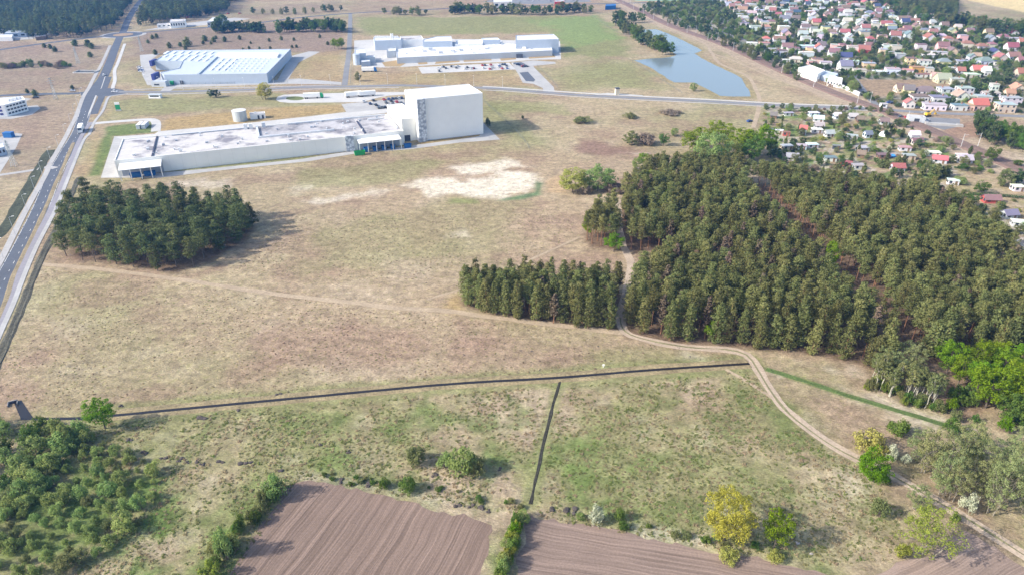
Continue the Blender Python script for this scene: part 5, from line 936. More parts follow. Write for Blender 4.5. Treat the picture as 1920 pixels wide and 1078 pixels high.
Z4 = [(460,370,'F','apricot','dull red',10,9,2),(635,400,'F','white','grey',12,9,2),(540,480,'F','orange','orange',12,8,1.6),(690,490,'F','cream','grey',9,9,1.5),(270,205,'F','cream','grey',11,9,2),(140,190,'F','white','grey',8,8,2),(590,190,'F','white','dull red',11,9,2),(110,255,'F','peach','grey',9,9,2),(195,282,'F','cream','grey',9,8,1.5),(325,305,'F','grey','grey',10,9,1.5),(225,500,'F','pale blue','grey',14,9,1.6),(60,525,'F','cream','pale',13,8,1),(420,505,'F','white','pink',10,8,1),(885,400,'H','pale yellow','slate',12,10,1.5),(870,200,'G','pink','dull red',12,10,1.5),(985,260,'G','peach','brown',11,9,1.4),(830,275,'F','white','grey',16,8,1),(700,310,'F','white','pale',15,7,1),(1190,165,'H','cream','red',12,10,1.3),(1370,200,'H','white','red',12,10,1.3),(1755,210,'G','white','crimson',13,11,1.4),(1610,350,'G','cream','red',12,10,1.5),(1410,385,'H','pale blue','slate',15,12,1.2),(1530,285,'G','white','navy',12,10,1.3),(1775,330,'G','white','dull red',13,10,1.2),(1330,505,'G','white','scarlet',14,10,1.2),(1225,505,'G','white','crimson',10,9,1),(1100,512,'G','white','red',8,7,1),(1430,520,'G','white','pale',6,9,1.6),(1890,545,'G','beige','red',11,10,1.3),(780,585,'G','cream','pink',9,8,1),(870,620,'G','beige','tan',12,11,1.3),(1045,630,'F','cream','grey',13,9,1.6),(335,740,'G','cream','brown',10,9,1.2),(430,760,'G','pale yellow','brown',9,9,1.3),(650,770,'H','white','brown',17,12,1),(900,765,'F','white','grey',11,10,2),(1150,755,'F','white','grey',13,10,2),(1530,720,'F','white','grey',6,6,2.6),(1490,795,'F','white','grey',14,9,1),(1830,735,'G','beige','orange',13,9,.9),(565,845,'F','white','brown',14,10,1.3),(830,860,'F','white','slate',15,10,1.4),(1090,850,'G','white','terracotta',13,10,1.8),(1215,855,'F','white','grey',8,8,1.6),(1390,850,'F','cream','grey',13,9,1.4),(1750,880,'F','white','grey',15,9,1.8),(1670,965,'F','beige','grey',14,10,2),(1330,950,'G','peach','scarlet',13,10,1.3),(1215,965,'F','peach','terracotta',6,7,1.2),(1080,965,'F','white','slate',11,8,1.3),(440,935,'G','white','scarlet',7,7,1.3),(760,955,'F','white','grey',17,9,1.4),(260,60,'G','white','red',13,11,1.5),(440,50,'G','white','slate',12,10,1.5),(945,100,'H','white','red',10,9,1.2),(1030,140,'H','cream','dull red',11,9,1.1),(1080,30,'H','white','orange',10,8,1.1),(1650,75,'H','white','dull red',13,10,1.2),(1775,30,'G','white','red',14,10,1.3),(1830,100,'F','cream','grey',15,9,1.2),(1900,140,'G','white','red',10,9,1.2),(1500,170,'H','cream','dull red',9,8,1),(1300,330,'G','white','terracotta',9,8,1.3),(1240,340,'G','white','slate',7,8,1.5),(1130,390,'F','grey','grey',12,8,1),(1000,480,'F','cream','grey',9,7,1),(620,560,'F','grey','dull red',14,6,.9),(1600,400,'F','white','navy',12,8,1.2),(1880,380,'G','cream','dull red',9,8,1.2),(1250,560,'F','cream','pale',14,7,1),(1730,800,'G','peach','orange',8,7,1),(1420,760,'F','beige','tan',9,8,1)]
Z5 = [(1200,630,'G','white','scarlet',9,9,1.6),(1390,690,'G','white','dull red',11,9,1.5),(1540,750,'G','white','navy',12,10,1.5),(1780,655,'G','red','red',13,10,1.2),(1755,608,'F','apricot','dull red',9,7,1.5),(1635,625,'F','white','grey',12,9,2),(1500,595,'F','pink','dull red',8,7,1.6),(1395,600,'F','pink','grey',8,8,1.6),(1535,865,'G','white','slate',13,11,1.7),(1720,920,'F','cream','grey',12,9,1.4),(1840,840,'F','apricot','grey',13,8,1.7),(1080,635,'F','apricot','grey',8,8,1.6),(870,640,'F','cream','dull red',14,9,1.5),(1040,695,'F','white','pale',16,8,1.4),(710,665,'F','white','brown',12,8,1.2),(910,775,'H','cream','grey',14,9,1),(1180,785,'F','peach','brown',11,9,1.6),(1290,825,'F','white','grey',11,9,1.5),(670,700,'F','white','grey',8,7,1),(1050,605,'F','pale blue','pale',18,7,1),(500,570,'F','cream','pink',12,8,1.2),(340,565,'F','white','pale',12,7,.9),(1630,800,'F','pale blue','pale',13,8,1.2),(1450,640,'F','white','grey',8,7,1.2),(1840,600,'G','white','dull red',9,8,1.3),(1100,800,'F','pink','grey',8,7,1.2),(780,785,'F','white','pale',8,6,.8),(600,640,'F','beige','grey',9,6,.8)]
for z, x0, y0, s in ((Z4, 1640, 60, 6.857), (Z5, 1360, 0, 6.857)):
    for a in z:
        w, d, st = a[5], a[6], a[7]; p = G(x0+a[0]/s, y0+a[1]/s, 2.9*st*.55); py = y0+a[1]/s
        if any((p[0]-q[0])**2+(p[1]-q[1])**2 < 36 for q in houses): continue
        rz = RT+ur.uniform(-.12, .12)+(math.pi/2 if ur.random() < .35 and a[2] == 'G' else 0); house(p, a[2], a[3], a[4], w, d, st, rz, py > 105)
e1 = np.array([math.cos(RT), math.sin(RT)]); e2 = np.array([-e1[1], e1[0]]); O = G(1456, 129)
for j in range(0, 36):
    for i in range(0, 42):
        if len(houses) > 318: break
        p = O+e2*(j*19.0+(4 if j % 2 else -2)-40+ur.uniform(-3, 3))+e1*(14+i*15.5+ur.uniform(-4, 4)); px, py = PX(p[0], p[1], 3)
        if not inside(TOWN, p) or px > 1935 or py > (88 if px < 1640 else 74) or py < -8 or ur.random() < .12: continue
        if any((p[0]-q[0])**2+(p[1]-q[1])**2 < (q[2]+8)**2 for q in houses): continue
        kind = ur.choices('GHF', (.5, .15, .35) if px > 1440 else (.35, .1, .55))[0]; wc = ur.choices(['white', 'cream', 'apricot', 'pink', 'pale yellow', 'peach', 'beige', 'pale blue'], (12, 4, .7, .6, 1, .7, 1.5, 1.5))[0]
        rc = ur.choices(['grey', 'pale', 'brown', 'slate'], (5, 3, 1, 1))[0] if kind == 'F' else ur.choices(['red', 'dull red', 'scarlet', 'orange', 'brown', 'grey', 'slate', 'navy'], (3, 4, .7, .4, 4, 6, 3, 1.2))[0]
        house(p, kind, wc, rc, ur.choice([9, 10, 11, 12, 13, 15]), ur.choice([8, 9, 10]), ur.choice([1.2, 1.4, 1.6, 2.0]) if kind == 'F' else ur.choice([1.1, 1.3, 1.5]), RT+ur.uniform(-.1, .1)+(math.pi/2 if ur.random() < .4 and kind == 'G' else 0), False)
# estate streets
for k, q in enumerate([[(1660,206),(1635,190),(1618,170),(1604,150),(1590,120),(1560,92)], [(1604,150),(1500,112),(1420,84),(1330,52)], [(1590,120),(1700,112),(1800,122),(1930,140)], [(1560,92),(1450,62),(1330,30)], [(1560,92),(1700,72),(1830,84),(1930,96)], [(1560,92),(1530,50),(1500,14)]]):
    struct('estate_street', ribbon(smooth_line(GL(q), 6), flat(1, .03+.002*k), 5.0, .1, k), 'asphalt_old', 'narrow grey street of the housing estate')
# town trees and garden shrubs between the houses
cnt = 0; HX = np.array(houses)
for p in poisson(TOWN, 8.2, 91, None, 9000):
    px, py = PX(p[0], p[1], 0)
    if px > 1950 or py < -10 or (1600 < px < 1790 and 148 < py < 184): continue
    if np.any((HX[:, 0]-p[0])**2+(HX[:, 1]-p[1])**2 < (HX[:, 2]+1.2)**2): continue
    if cnt >= 285: break
    cnt += 1; k = ur.random(); h = ur.uniform(3.5, 9)
    if k < .22: plant('conifer_tree', ur.choice(PINE_YOUNG), p, h*1.15, h*.26, 'dark garden conifer between houses of the estate', 'conifer tree', 'garden conifers of the estate')
    else:
        kd = ur.choice(['town', 'town', 'town', 'green', 'olive', 'willow']); tone = '%s %s' % ('tall' if h > 6.2 else 'low', {'town': 'dark green', 'green': 'fresh green', 'olive': 'olive', 'willow': 'pale green'}[kd])
        plant('garden_tree', ur.choice(TREE[kd]), p, h, h*ur.uniform(.38, .55), tone+' garden tree between houses of the estate', 'tree', tone+' garden trees of the estate')

gb = np.array([p for p in poisson(TOWN, 5.2, 97, None, 12000) if not np.any((HX[:, 0]-p[0])**2+(HX[:, 1]-p[1])**2 < (HX[:, 2]*.8+.8)**2) and not inside(GL([(1596,152),(1790,150),(1780,168),(1640,186)]), p)])
stuff_scatter('garden_greenery', gb, BUSH['town']+BUSH['olive']+BUSH['green']+BUSH['town']+BUSH['willow'], np.random.RandomState(3).uniform(.75, 1.7, len(gb)), 'dense shrubs and hedges filling the gardens of the housing estate', 12)
# ------------------------------------------------------------------ allotment gardens
AL6 = [(365,195,'G','brown','brown',6,5),(565,170,'F','white','grey',8,4),(905,172,'F','pale blue','pale',8,5),(965,245,'G','white','mint',8,6),(975,335,'G','grey','grey',7,5),(945,395,'F','grey','pale',9,6),(755,415,'G','white','scarlet',6,6),(1110,445,'G','white','grey',7,6),(1420,475,'F','grey','grey',9,6),(1630,455,'G','pale blue','slate',6,5),(430,410,'F','cream','pale',7,4),(330,395,'F','white','slate',6,4),(535,435,'F','red','red',5,4),(540,612,'F','beige','grey',9,5),(740,612,'F','pale blue','grey',7,5),(880,592,'F','white','pale',9,5),(1560,642,'F','white','grey',8,5),(1540,722,'G','brown','brown',6,6),(610,755,'G','white','grey',9,6),(1125,768,'F','white','slate',8,5),(1335,835,'F','red','red',8,5),(1505,878,'F','white','grey',9,6),(385,672,'F','teal','mint',5,4),(1220,205,'G','pale blue','pale',6,5),(1430,210,'G','grey','grey',7,5),(1530,252,'G','brown','brown',6,5),(1210,612,'F','dark','slate',5,3)]
AL7 = [(115,262,'G','white','brown',7,5),(490,462,'G','white','pale',7,6),(530,515,'G','cream','brown',8,6),(380,592,'F','white','pink',9,6),(110,685,'F','brown','brown',8,5),(430,698,'F','beige','grey',9,5),(735,655,'F','white','pale',10,6),(815,742,'G','white','scarlet',10,6),(1110,692,'F','teal','pale',8,5),(1130,738,'G','white','grey',10,7),(290,842,'G','white','red',9,6),(850,888,'F','dark','slate',7,5),(990,1015,'F','white','pale',7,4)]
sheds0 = len(houses)
for z, x0, y0, s in ((AL6, 1400, 190, 7.188), (AL7, 1640, 190, 6.736), ([(0,0,'G','red','dull red',10,6)], 1858, 374, 1), ([(0,0,'G','grey','slate',9,6)], 1892, 402, 1), ([(0,0,'F','beige','grey',8,5)], 1890, 452, 1), ([(0,0,'F','white','pale',8,5)], 1912, 418, 1), ([(0,0,'F','white','pale',7,5)], 1908, 352, 1)):
    for a in z: p = G(x0+a[0]/s, y0+a[1]/s, 1.4); house(p, a[2], a[3], a[4], a[5], a[6], ur.choice([.8, .9]) if a[1] not in (415, 462) else 1.5, RT+ur.uniform(-.3, .3), True, 'in the allotment gardens', 'shed', 'garden_shed')
t = thing('paddling_pool', 'bright blue garden pool in the allotments', 'pool', G(1670, 294), .2); boxp('pool_rim', t, 'blue_paint', -3, 3, -2, 2, 0, .7); boxp('pool_water', t, M('pool_water', (.03, .28, .62), .1, .1, .5), -2.8, 2.8, -1.8, 1.8, .7, .72)
for px, py in [(1657, 251)]:
    t = thing('dome_greenhouse', 'small white dome greenhouse in the allotments', 'greenhouse', G(px, py+4)); m = MB()
    for k in range(5):
        z0, z1 = 2.8*math.sin(k*.314), 2.8*math.sin((k+1)*.314); m.tube((0, 0, z0), (0, 0, z1), 2.8*math.cos(k*.314), 2.8*math.cos((k+1)*.314)+.01, 14, False)
    m.build('dome', 'skylight', t); boxp('door', t, 'cladding_grey', -.5, .5, -2.9, -2.6, 0, 1.9)
def hedge(pts, w, h, label, leaf='leaf_town'):
    L = smooth_line(GL(pts), .5); rng = np.random.RandomState(len(label)); P, N = clumps([np.array([q[0], q[1], h*.55]) for q in L[::2]], [h*.55]*len(L[::2]), 46, rng, 1.0); P[:, 2] = np.clip(P[:, 2], .02, None); tag(link('hedge', card_mesh('hedge', P, N, .28, .17, rng), leaf), label, 'hedge')
hedge([(1718,273),(1745,274.5),(1778,277)], 1.4, 1.6, 'clipped green hedge across the allotments toward the railway', 'leaf_green'); hedge([(1555,235),(1575,235.5)], 1, 1.2, 'short clipped hedge around an upper allotment plot', 'leaf_green'); hedge([(1826,306),(1842,318)], 1, 1.2, 'low hedge bordering the easternmost allotment lawn', 'leaf_green'); hedge([(1790,316),(1842,319)], 1, 1, 'low hedge along the foot of the easternmost allotment lawn'); hedge([(1818,366),(1870,369),(1940,375)], 1.2, 1.4, 'dark hedge at the south end of the bare garden plots'); hedge([(1500,262),(1528,263)], 1, 1.2, 'brown green hedge below the red gabled allotment house', 'leaf_olive')
HX = np.array(houses[sheds0:])
for p in poisson(ALLOT, 4.6, 95, None, 6000):
    px, py = PX(p[0], p[1], 0)
    if px > 1950 or ur.random() < .28 or (px > 1770 and 330 < py < 370): continue
    if np.any((HX[:, 0]-p[0])**2+(HX[:, 1]-p[1])**2 < (HX[:, 2]+1.5)**2): continue
    k = ur.random(); h = ur.uniform(2.2, 5)
    if k < .12: plant('conifer_tree', ur.choice(PINE_YOUNG), p, h*1.3, h*.3, 'dark small conifer among the allotment gardens', 'conifer tree', 'allotment conifers')
    elif k < .6: plant('fruit_tree', ur.choice(TREE[ur.choice(['town', 'green', 'olive', 'willow', 'olive'])]), p, h, h*.55, 'small fruit tree among the allotment gardens', 'tree', 'allotment fruit trees')
    else: plant('garden_bush', ur.choice(BUSH[ur.choice(['green', 'olive', 'town', 'dead', 'blossom', 'straw', 'willow'])]), p, h*.55, h*.45, 'garden bush among the allotment gardens', 'bush', 'allotment bushes')
for bx, by, s in [(1728,330,20),(1745,333,26),(1755,335,26),(1765,334,24),(1773,331,22),(1692,312,20),(1650,315,16),(1662,316,16),(1600,272,16),(1671,280,12),(1640,262,14),(1876,400,22),(1690,258,16)]: plant('conifer_tree', ur.choice(PINE_YOUNG), G(bx, by), height_at(bx, by, by-s), s*.3*mpp(by)*1.2, 'tall dark cypress standing in the allotment gardens', 'conifer tree', 'tall allotment cypresses')
for a in [(1800,345,332,24,'willow'),(1838,362,342,28,'green'),(1818,388,364,26,'green'),(1880,350,320,30,'olive'),(1905,345,318,34,'town')]: tree_at(*a, 'deciduous_tree', 'leafy tree on the bare garden plots east of the pines', group='trees on the bare plots')

# ------------------------------------------------------------------ cars
def car_meshes():
    b = MB(); prof = [(-2.1, .35), (2.1, .35), (2.15, .75), (1.2, .92), (-1.9, .98), (-2.15, .8)]; n = len(prof)
    b.add([(x, -.87, z) for x, z in prof]+[(x, .87, z) for x, z in prof], [tuple(range(n)), tuple(range(2*n-1, n-1, -1))]+[(i+n, (i+1) % n+n, (i+1) % n, i) for i in range(n)])
    b.add([(-1.0, -.66, 1.42), (.35, -.66, 1.42), (.35, .66, 1.42), (-1.0, .66, 1.42), (-1.05, -.68, 1.46), (.38, -.68, 1.46), (.38, .68, 1.46), (-1.05, .68, 1.46)], [(0,1,5,4),(1,2,6,5),(2,3,7,6),(3,0,4,7),(4,5,6,7)])
    g = MB(); g.add([(-1.8, -.8, .96), (1.05, -.8, .93), (1.05, .8, .93), (-1.8, .8, .96), (-1.0, -.66, 1.42), (.35, -.66, 1.42), (.35, .66, 1.42), (-1.0, .66, 1.42)], [(0,1,5,4),(1,2,6,5),(2,3,7,6),(3,0,4,7)]); w = MB(); w.tube((0, -.1, 0), (0, .1, 0), .33, .33, 10)
    r = [x.mesh(nm) for x, nm in ((b, 'body'), (g, 'glazing'), (w, 'wheel'))]; [m.materials.append(MATS[k]) for m, k in zip(r, ('car_paint', 'glass', 'tyre'))]; return r
CARM = car_meshes(); CARC = {'white': (.78, .78, .78), 'silver': (.50, .52, .54), 'dark grey': (.09, .10, .11), 'black': (.02, .02, .025), 'red': (.48, .03, .03), 'blue': (.03, .08, .28), 'dark blue': (.02, .04, .11)}
def car(px, py, rz, col, place, group):
    t = thing('car', '%s car %s' % (col, place), 'car', (*G(px, py), .06), rz, '%s cars %s' % (col, group)); part('body', CARM[0], t, color=CARC[col]); part('glazing', CARM[1], t)
    for x in (-1.35, 1.35):
        for y in (-.78, .78): part('wheel', CARM[2], t, loc=(x, y, .33))
cc = lambda: ur.choices(list(CARC), (2.2, 2.5, 2.5, 2, 1.2, 1, 1.5))[0]
for px, py in [(682,192.5),(700,190.3),(720,188.6),(729,187.8),(736,187),(742,186.6),(748,186.2),(753,185.6),(694,196.4),(705,198.8),(724,194.4),(737,196.6),(744,193),(752,195),(710,204.2),(716,203.6),(722,203),(748,201.5),(754,200.8),(757,200.4),(733,191)]: car(px, py, math.radians(113)+ur.uniform(-.05, .05), cc(), 'in the staff car park behind the long factory', 'in the staff car park')
for i in range(36):
    u = ur.random(); k = ur.choice([.2, .42, .62, .82]); px = 815+135*u+8*k; py = 125.4-5.6*u+12*k
    if i < 27 or k < .5: car(px, py, math.radians(104)+ur.uniform(-.04, .04), cc(), 'in the large car park before the white factory', 'in the large car park')
for px, py in [(966,121),(971,122.5),(982,125.8),(986,126)]: car(px, py, .3, cc(), 'in the visitor parking at the factory entrance', 'in visitor parking')
for px, py in [(263,131),(264,133.5),(265,136),(262,128)]: car(px, py, .1, cc(), 'at the west end of the grey warehouse', 'at the grey warehouse')
for px, py, rz, c, pl in [(195,142.5,1.9,'white','driving on the main road north of the junction'),(215,173.6,0,'white','turning out of the junction onto the grey road'),(136,172,0,'silver','waiting on the side street west of the junction'),(68,185,.3,'dark grey','on the side street beside the office block'),(1405,229,.6,'blue','parked on the lane to the allotment gardens'),(257,21,1.1,'white','on the north road into the woods')]: car(px, py, rz, c, pl, pl)
for px, py in [(352,34),(356,32.5),(360,31),(364,30),(368,29),(305,50),(428,27),(450,26.5)]: car(px, py, 1.2, 'red', 'parked by the depot at the forest edge', 'by the depot')
for px, py, c in [(1668,194,'blue'),(1673,195,'dark blue'),(1684,197.5,'black'),(1690,199,'dark blue'),(1720,204,'dark grey'),(1732,205,'white'),(1738,205.5,'silver')]: car(px, py, .2, c, 'parked by the level crossing', 'by the level crossing')
for i in range(7): car(1690+i*8+ur.uniform(-2, 2), 221+i*1.2, ur.uniform(0, 3), ur.choice(['silver', 'dark grey', 'white', 'red']), 'in the builders yard', 'in the builders yard')
for i in range(22): car(915+i*8.4, 3.5-ur.choice([0, 2.4, 5]), 1.5, ur.choice(['white', 'silver', 'black', 'dark blue']), 'in the far retail car park', 'in the far retail car park')
for px, py, wd, dp, h, lab in [(1716,228,14,6,3.4,'grey flat shed in the builders yard'),(1770,236,22,3,1.6,'long pale stack of concrete blocks at the builders yard')]:
    t = thing('yard_stack' if 'stack' in lab else 'yard_shed', lab, 'shed' if 'shed' in lab else 'blocks', G(px, py), -.28)
    if 'shed' in lab: shell(t, rect(-wd/2*.7, wd/2*.7, -dp/2, dp/2), h, 'cladding_grey', 'roof_felt', par=.15, inset=.15); boxp('door', t, 'door_dark', -1.5, 1.5, -dp/2-.04, -dp/2, 0, 2.5)
    else: [boxp('block', t, 'concrete', -wd/2+k*1.8, -wd/2+k*1.8+1.7, -dp/2, dp/2, 0, h*ur.uniform(.7, 1)) for k in range(12)]
t = thing('excavator', 'yellow excavator standing in the builders yard', 'excavator', G(1738, 219), .3); ye = M('machine_yellow', (.68, .42, .03), .5, .1, 1); boxp('engine_body', t, ye, -1.8, 1.4, -1.3, 1.3, 1.1, 2.4); boxp('cab', t, 'glass', .2, 1.5, .2, 1.2, 2.4, 3.3); [boxp('crawler', t, 'tyre', -2, 2, y, y+.6, 0, 1) for y in (-1.5, .9)]; m = MB(); m.tube((1.2, -.4, 2), (4, -.4, 4.6), .28, .22, 6); m.tube((4, -.4, 4.6), (6, -.4, 2), .22, .16, 6); m.build('boom', ye, t); boxp('bucket', t, ye, 5.6, 6.6, -.9, .1, 1, 2)

# ------------------------------------------------------------------ pylons, lamps, masts, fences
def pylon(px, py, ty, label):
    H = height_at(px, py, ty); t = thing('lattice_pylon', label, 'pylon', G(px, py), ur.uniform(0, .6)); w0, w1 = H*.085, H*.012; m = MB(); C4 = [(-1,-1),(1,-1),(1,1),(-1,1)]; tw = max(.09, H*.0045)
    z = [H*k/9 for k in range(10)]; wd = [w0+(w1-w0)*(k/9)**.85 for k in range(10)]
    for c in C4: leg = MB(); [leg.tube((c[0]*wd[k], c[1]*wd[k], z[k]), (c[0]*wd[k+1], c[1]*wd[k+1], z[k+1]), tw, tw*.9, 4) for k in range(9)]; leg.build('leg', 'galv', t)
    br = MB()
    for k in range(9):
        for i in range(4): a, b = C4[i], C4[(i+1) % 4]; br.tube((a[0]*wd[k], a[1]*wd[k], z[k]), (b[0]*wd[k+1], b[1]*wd[k+1], z[k+1]), tw*.5, tw*.5, 3, False); br.tube((b[0]*wd[k], b[1]*wd[k], z[k]), (a[0]*wd[k+1], a[1]*wd[k+1], z[k+1]), tw*.5, tw*.5, 3, False)
    br.build('bracing', 'galv', t)
    for k, (zz, l) in enumerate(((.74, .13), (.84, .16), (.94, .10))): a = MB(); a.tube((-H*l, 0, H*zz), (0, 0, H*zz+H*.02), tw*.6, tw, 4); a.tube((H*l, 0, H*zz), (0, 0, H*zz+H*.02), tw*.6, tw, 4); a.tube((-H*l, 0, H*zz), (H*l, 0, H*zz), tw*.6, tw*.6, 4); a.build('cross_arm', 'galv', t)
for a in [(105,187,146,'grey lattice pylon beside the white office block'),(27,312,264,'grey lattice pylon beside the concrete yard'),(147,120,88,'thin lattice pylon on the western heath'),(266,97,68,'thin lattice pylon east of the roundabout'),(356,34,16,'slim mast at the depot')]: pylon(*a)
LAMP = MB(); LAMP.tube((0, 0, 0), (0, 0, 8), .10, .06, 6); LAMP.tube((0, 0, 8), (1.3, 0, 8.3), .05, .05, 5); lm = LAMP.mesh('pole'); lm.materials.append(MATS['pole']); hm = MB().box(1.0, 1.9, -.16, .16, 8.24, 8.4).mesh('lamp_head'); hm.materials.append(MATS['cladding_white'])
def lamps(pts, n, off, rzo, label, group):
    L = smooth_line(GL(pts), 1.0); N = normals2(L)
    for i in range(n): k = int(len(L)*(i+.5)/n); p = L[k]+N[k]*off; t = thing('street_lamp', label, 'street lamp', p, math.atan2(-N[k][1]*np.sign(off), -N[k][0]*np.sign(off)), group); part('pole', lm, t); part('lamp_head', hm, t)
lamps(MAIN[1:11], 14, 4.8, 0, 'slim street lamp along the main road', 'street lamps of the main road'); lamps(EW[1:9], 12, 4.6, 0, 'slim street lamp along the long grey road', 'street lamps of the long grey road'); lamps([(262,160),(310,168)], 2, 2, 0, 'slim lamp at the warehouse gate', 'lamps at the warehouse gate')
N = normals2(RAIL); d = np.cumsum(np.r_[0, np.linalg.norm(np.diff(RAIL, axis=0), axis=1)])
mast = MB(); mast.tube((0, 0, 0), (0, 0, 8), .14, .10, 6); mm = mast.mesh('mast_pole'); mm.materials.append(MATS['pole']); arm = MB(); arm.tube((0, 0, 6.8), (3.0, 0, 7.2), .06, .05, 4); arm.tube((0, 0, 7.6), (3.0, 0, 7.2), .05, .04, 4); am = arm.mesh('cantilever'); am.materials.append(MATS['pole'])
for s in np.arange(60, d[-1], 52):
    k = int(np.searchsorted(d, s)); k = min(k, len(RAIL)-1)
    for sg in (1, -1):
        p = RAIL[k]+N[k]*5.4*sg; px, py = PX(p[0], p[1], 4)
        if not (1000 < px < 1960 and py > -20): continue
        t = thing('catenary_mast', 'pale overhead line mast beside the railway', 'mast', (p[0], p[1], .1), math.atan2(-N[k][1]*sg, -N[k][0]*sg), 'overhead line masts of the railway'); part('mast_pole', mm, t); part('cantilever', am, t)
def fence(pts, h, label, step=3.0):
    L = smooth_line(GL(pts), step); t = thing('wire_fence', label, 'fence', L[0]); m = MB(); p0 = L[0]
    for a, b in zip(L[:-1], L[1:]):
        for z in (.3, .8, 1.2, h): m.tube((a[0]-p0[0], a[1]-p0[1], z), (b[0]-p0[0], b[1]-p0[1], z), .025, .025, 3, False)
    m.build('wires', 'wire_fence', t); pm = MB().box(-.05, .05, -.05, .05, 0, h+.1).mesh('post'); pm.materials.append(MATS['wire_fence'])
    for q in L: part('post', pm, t, loc=(q[0]-p0[0], q[1]-p0[1], 0))
fence([(657,160),(659,120),(661,70),(661,36)], 1.8, 'wire fence between the narrow lane and the factory field', 6); fence([(905,190),(930,212),(960,240),(985,268),(992,280)], 1.8, 'wire fence running past the shadow of the high bay warehouse'); fence([(1008,126),(1030,148),(1046,166)], 1.8, 'wire fence on the slope beside the factory entrance', 5); fence([(1178,112),(1220,138),(1278,176)], 1.4, 'wire fence along the south west bank of the pond', 6); fence([(1110,30),(1150,58),(1180,70)], 1.4, 'wire fence at the corner of the pale green field', 8)
fence([(330,160),(440,158),(540,156)], 1.6, 'wire fence before the grey warehouse forecourt', 5)
L = smooth_line(GL([(1490,140),(1530,154),(1560,165)]), 2.2); t = thing('noise_wall', 'dark slatted fence between railway and white hall', 'fence', L[0])
for a in L: boxp('post', t, 'timber', a[0]-L[0][0]-.15, a[0]-L[0][0]+.15, a[1]-L[0][1]-.7, a[1]-L[0][1]+.7, 0, 2.2)
# ------------------------------------------------------------------ small things in the meadow
def lump(n, seed, size, mat, name):
    rng = np.random.RandomState(seed); bm = bmesh.new()
    for k in range(n):
        r = bmesh.ops.create_icosphere(bm, subdivisions=2, radius=1.0); c = rng.normal(size=2)*size*.45*(k > 0); s = size*(.35+.4*rng.rand())
        for v in r['verts']: q = 1+.28*(vnoise(np.array(v.co.x*2.1+k*3+seed), np.array(v.co.y*2.1+v.co.z*1.7))-.5)*2; v.co = Vector((v.co.x*q*s+c[0], v.co.y*q*s+c[1], max(-.05, v.co.z*q*s*.55+.1*s)))
    me = bpy.data.meshes.new(name); bm.to_mesh(me); bm.free(); me.materials.append(MATS[mat]); return me
M('dark_earth', (.085, .070, .062), 1, .35, 2.5, .2, .15); M('rubble', (.40, .36, .33), .95, .3, 2, .2, .1); EL = [lump(4, s, .95, 'dark_earth', 'mound') for s in range(4)]; RL = [lump(6, 9+s, .8, 'rubble', 'rubble') for s in range(2)]
for bx, by in [(720,320),(830,385),(930,418),(1015,435),(1050,442),(1110,430),(1150,450),(1240,437),(1365,447),(1420,440),(1145,190),(1580,490),(1580,52),(675,125),(1345,150)]:
    p = G(bx/3.011, 720+by/3.011); o = link('earth_mound', EL[ur.randrange(4)]); o.location = (*p, 0); o.rotation_euler = (0, 0, ur.random()*6); o.scale = (ur.uniform(.6, .95),)*3; tag(o, 'dark dug up earth mound in the low meadow by the willow thicket', 'earth mound', 'dark earth mounds by the thicket')
for bx, by in [(600,833),(655,848),(640,900),(690,910),(815,888),(938,881),(904,953),(917,960),(1035,953),(1063,955),(885,948),(860,945),(1078,956),(377,783)]:
    p = G(bx, by); o = link('earth_mound', EL[ur.randrange(4)]); o.location = (*p, 0); o.rotation_euler = (0, 0, ur.random()*6); o.scale = (ur.uniform(.6, 1.1),)*3; tag(o, 'dark earth mound near the top edge of the ploughed fields', 'earth mound', 'dark earth mounds by the ploughed fields')
for bx, by in [(1496,1018),(1520,1038)]: p = G(bx, by); o = link('rubble_heap', RL[ur.randrange(2)]); o.location = (*p, 0); o.scale = (.55, .55, .5); tag(o, 'pale rubble heap in the shade east of the lime green tree', 'rubble heap', 'pale rubble heaps by the lime green tree')
for i in range(26):
    bx, by = ur.uniform(860, 1300), ur.uniform(440, 720); bx = ur.uniform(300, 1250) if i % 2 else bx; by = ur.uniform(530, 700) if i % 2 else ur.uniform(640, 700)
    p = G(bx, by); o = link('molehill', EL[i % 4]); o.location = (*p, 0); o.scale = (.32, .32, .26); o.rotation_euler = (0, 0, i); tag(o, 'tiny molehill in the dry meadow', 'molehill', 'molehills in the dry meadow')
t = thing('culvert', 'small concrete culvert head at the ditch outlet', 'culvert', G(25, 755), .5); boxp('head_wall', t, 'asphalt_old', -1.0, 1.0, -.15, .15, 0, .8); boxp('pipe_mouth', t, 'dark_gap', -.75, .75, -.21, -.152, .05, .7); boxp('wing_wall', t, 'asphalt_old', -1.2, -1.02, -1.6, .15, 0, .6); boxp('wing_wall', t, 'asphalt_old', 1.02, 1.2, -1.6, .15, 0, .6)
t = thing('marker_stake', 'short white marker stake in the dry meadow above the ditch', 'stake', G(1131, 688), 0); boxp('stake_post', t, 'cladding_white', -.12, .12, -.12, .12, 0, 1.1); boxp('stake_board', t, 'cladding_white', -.4, .4, -.16, -.125, .6, 1.2)
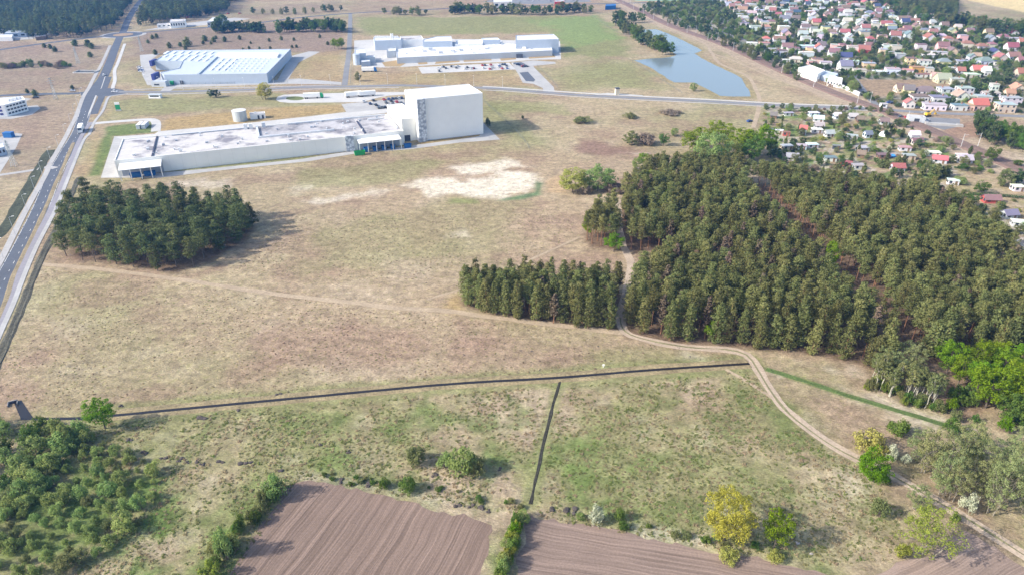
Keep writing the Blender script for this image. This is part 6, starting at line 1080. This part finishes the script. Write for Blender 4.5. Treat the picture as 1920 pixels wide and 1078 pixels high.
t = thing('level_crossing_cabin', 'small white cabin at the level crossing', 'cabin', G(1655, 203), 0); boxp('cabin_wall', t, 'cladding_white', -2, 2, -1.5, 1.5, 0, 3); boxp('cabin_roof', t, 'roof_felt', -2.3, 2.3, -1.8, 1.8, 3, 3.25); boxp('window', t, 'glass', -.8, .8, -1.55, -1.5, 1.2, 2.3)
t = thing('bus_shelter', 'white modular shelter beside the grey road near the warehouse gate', 'shelter', G(292, 184.5), 0); boxp('shelter_body', t, 'cladding_white', -4.2, 4.2, -1.5, 1.5, .15, 2.6); boxp('shelter_roof', t, 'roof_metal', -4.5, 4.5, -1.8, 1.8, 2.6, 2.8); boxp('shelter_base', t, 'concrete', -4.6, 4.6, -1.9, 1.9, 0, .15); boxp('window', t, 'glass', -3.2, 3.2, -1.54, -1.5, 1.1, 2.1)
t = thing('waste_container', 'blue container on the concrete yard by the lattice pylon', 'container', G(18, 258), 0); boxp('container_body', t, 'blue_paint', -2.5, 2.5, -1.6, 1.6, .1, 3); boxp('container_lid', t, 'blue_paint', -2.6, 2.6, -1.7, 1.7, 3, 3.15); boxp('skid', t, 'dark_gap', -2.3, 2.3, -1.2, 1.2, 0, .1)
t = thing('stormwater_basin', 'small fenced concrete stormwater basin on the western heath', 'basin', G(162, 136), 0); [boxp('basin_wall', t, 'concrete_pale', *q, 0, .8) for q in ((-9, 9, -5, -4.4), (-9, 9, 4.4, 5), (-9, -8.4, -4.39, 4.39), (8.4, 9, -4.39, 4.39))]; boxp('basin_floor', t, 'ditch_water', -8.39, 8.39, -4.39, 4.39, .02, .06)

# ------------------------------------------------------------------ haze
m, t, b = newmat('haze_air'); t.nodes.remove(b); v = nn(t, 'ShaderNodeVolumePrincipled'); v.inputs['Color'].default_value = (.12, .40, 1.0, 1); v.inputs['Density'].default_value = HAZE; v.inputs['Anisotropy'].default_value = 0.25
t.links.new(v.outputs[0], t.nodes['Material Output'].inputs['Volume'])
o = MB().box(-2600, 2600, -600, 4200, -2, 128).build('haze', m); tag(o, 'thin bluish haze filling the air over the land', kind='stuff')
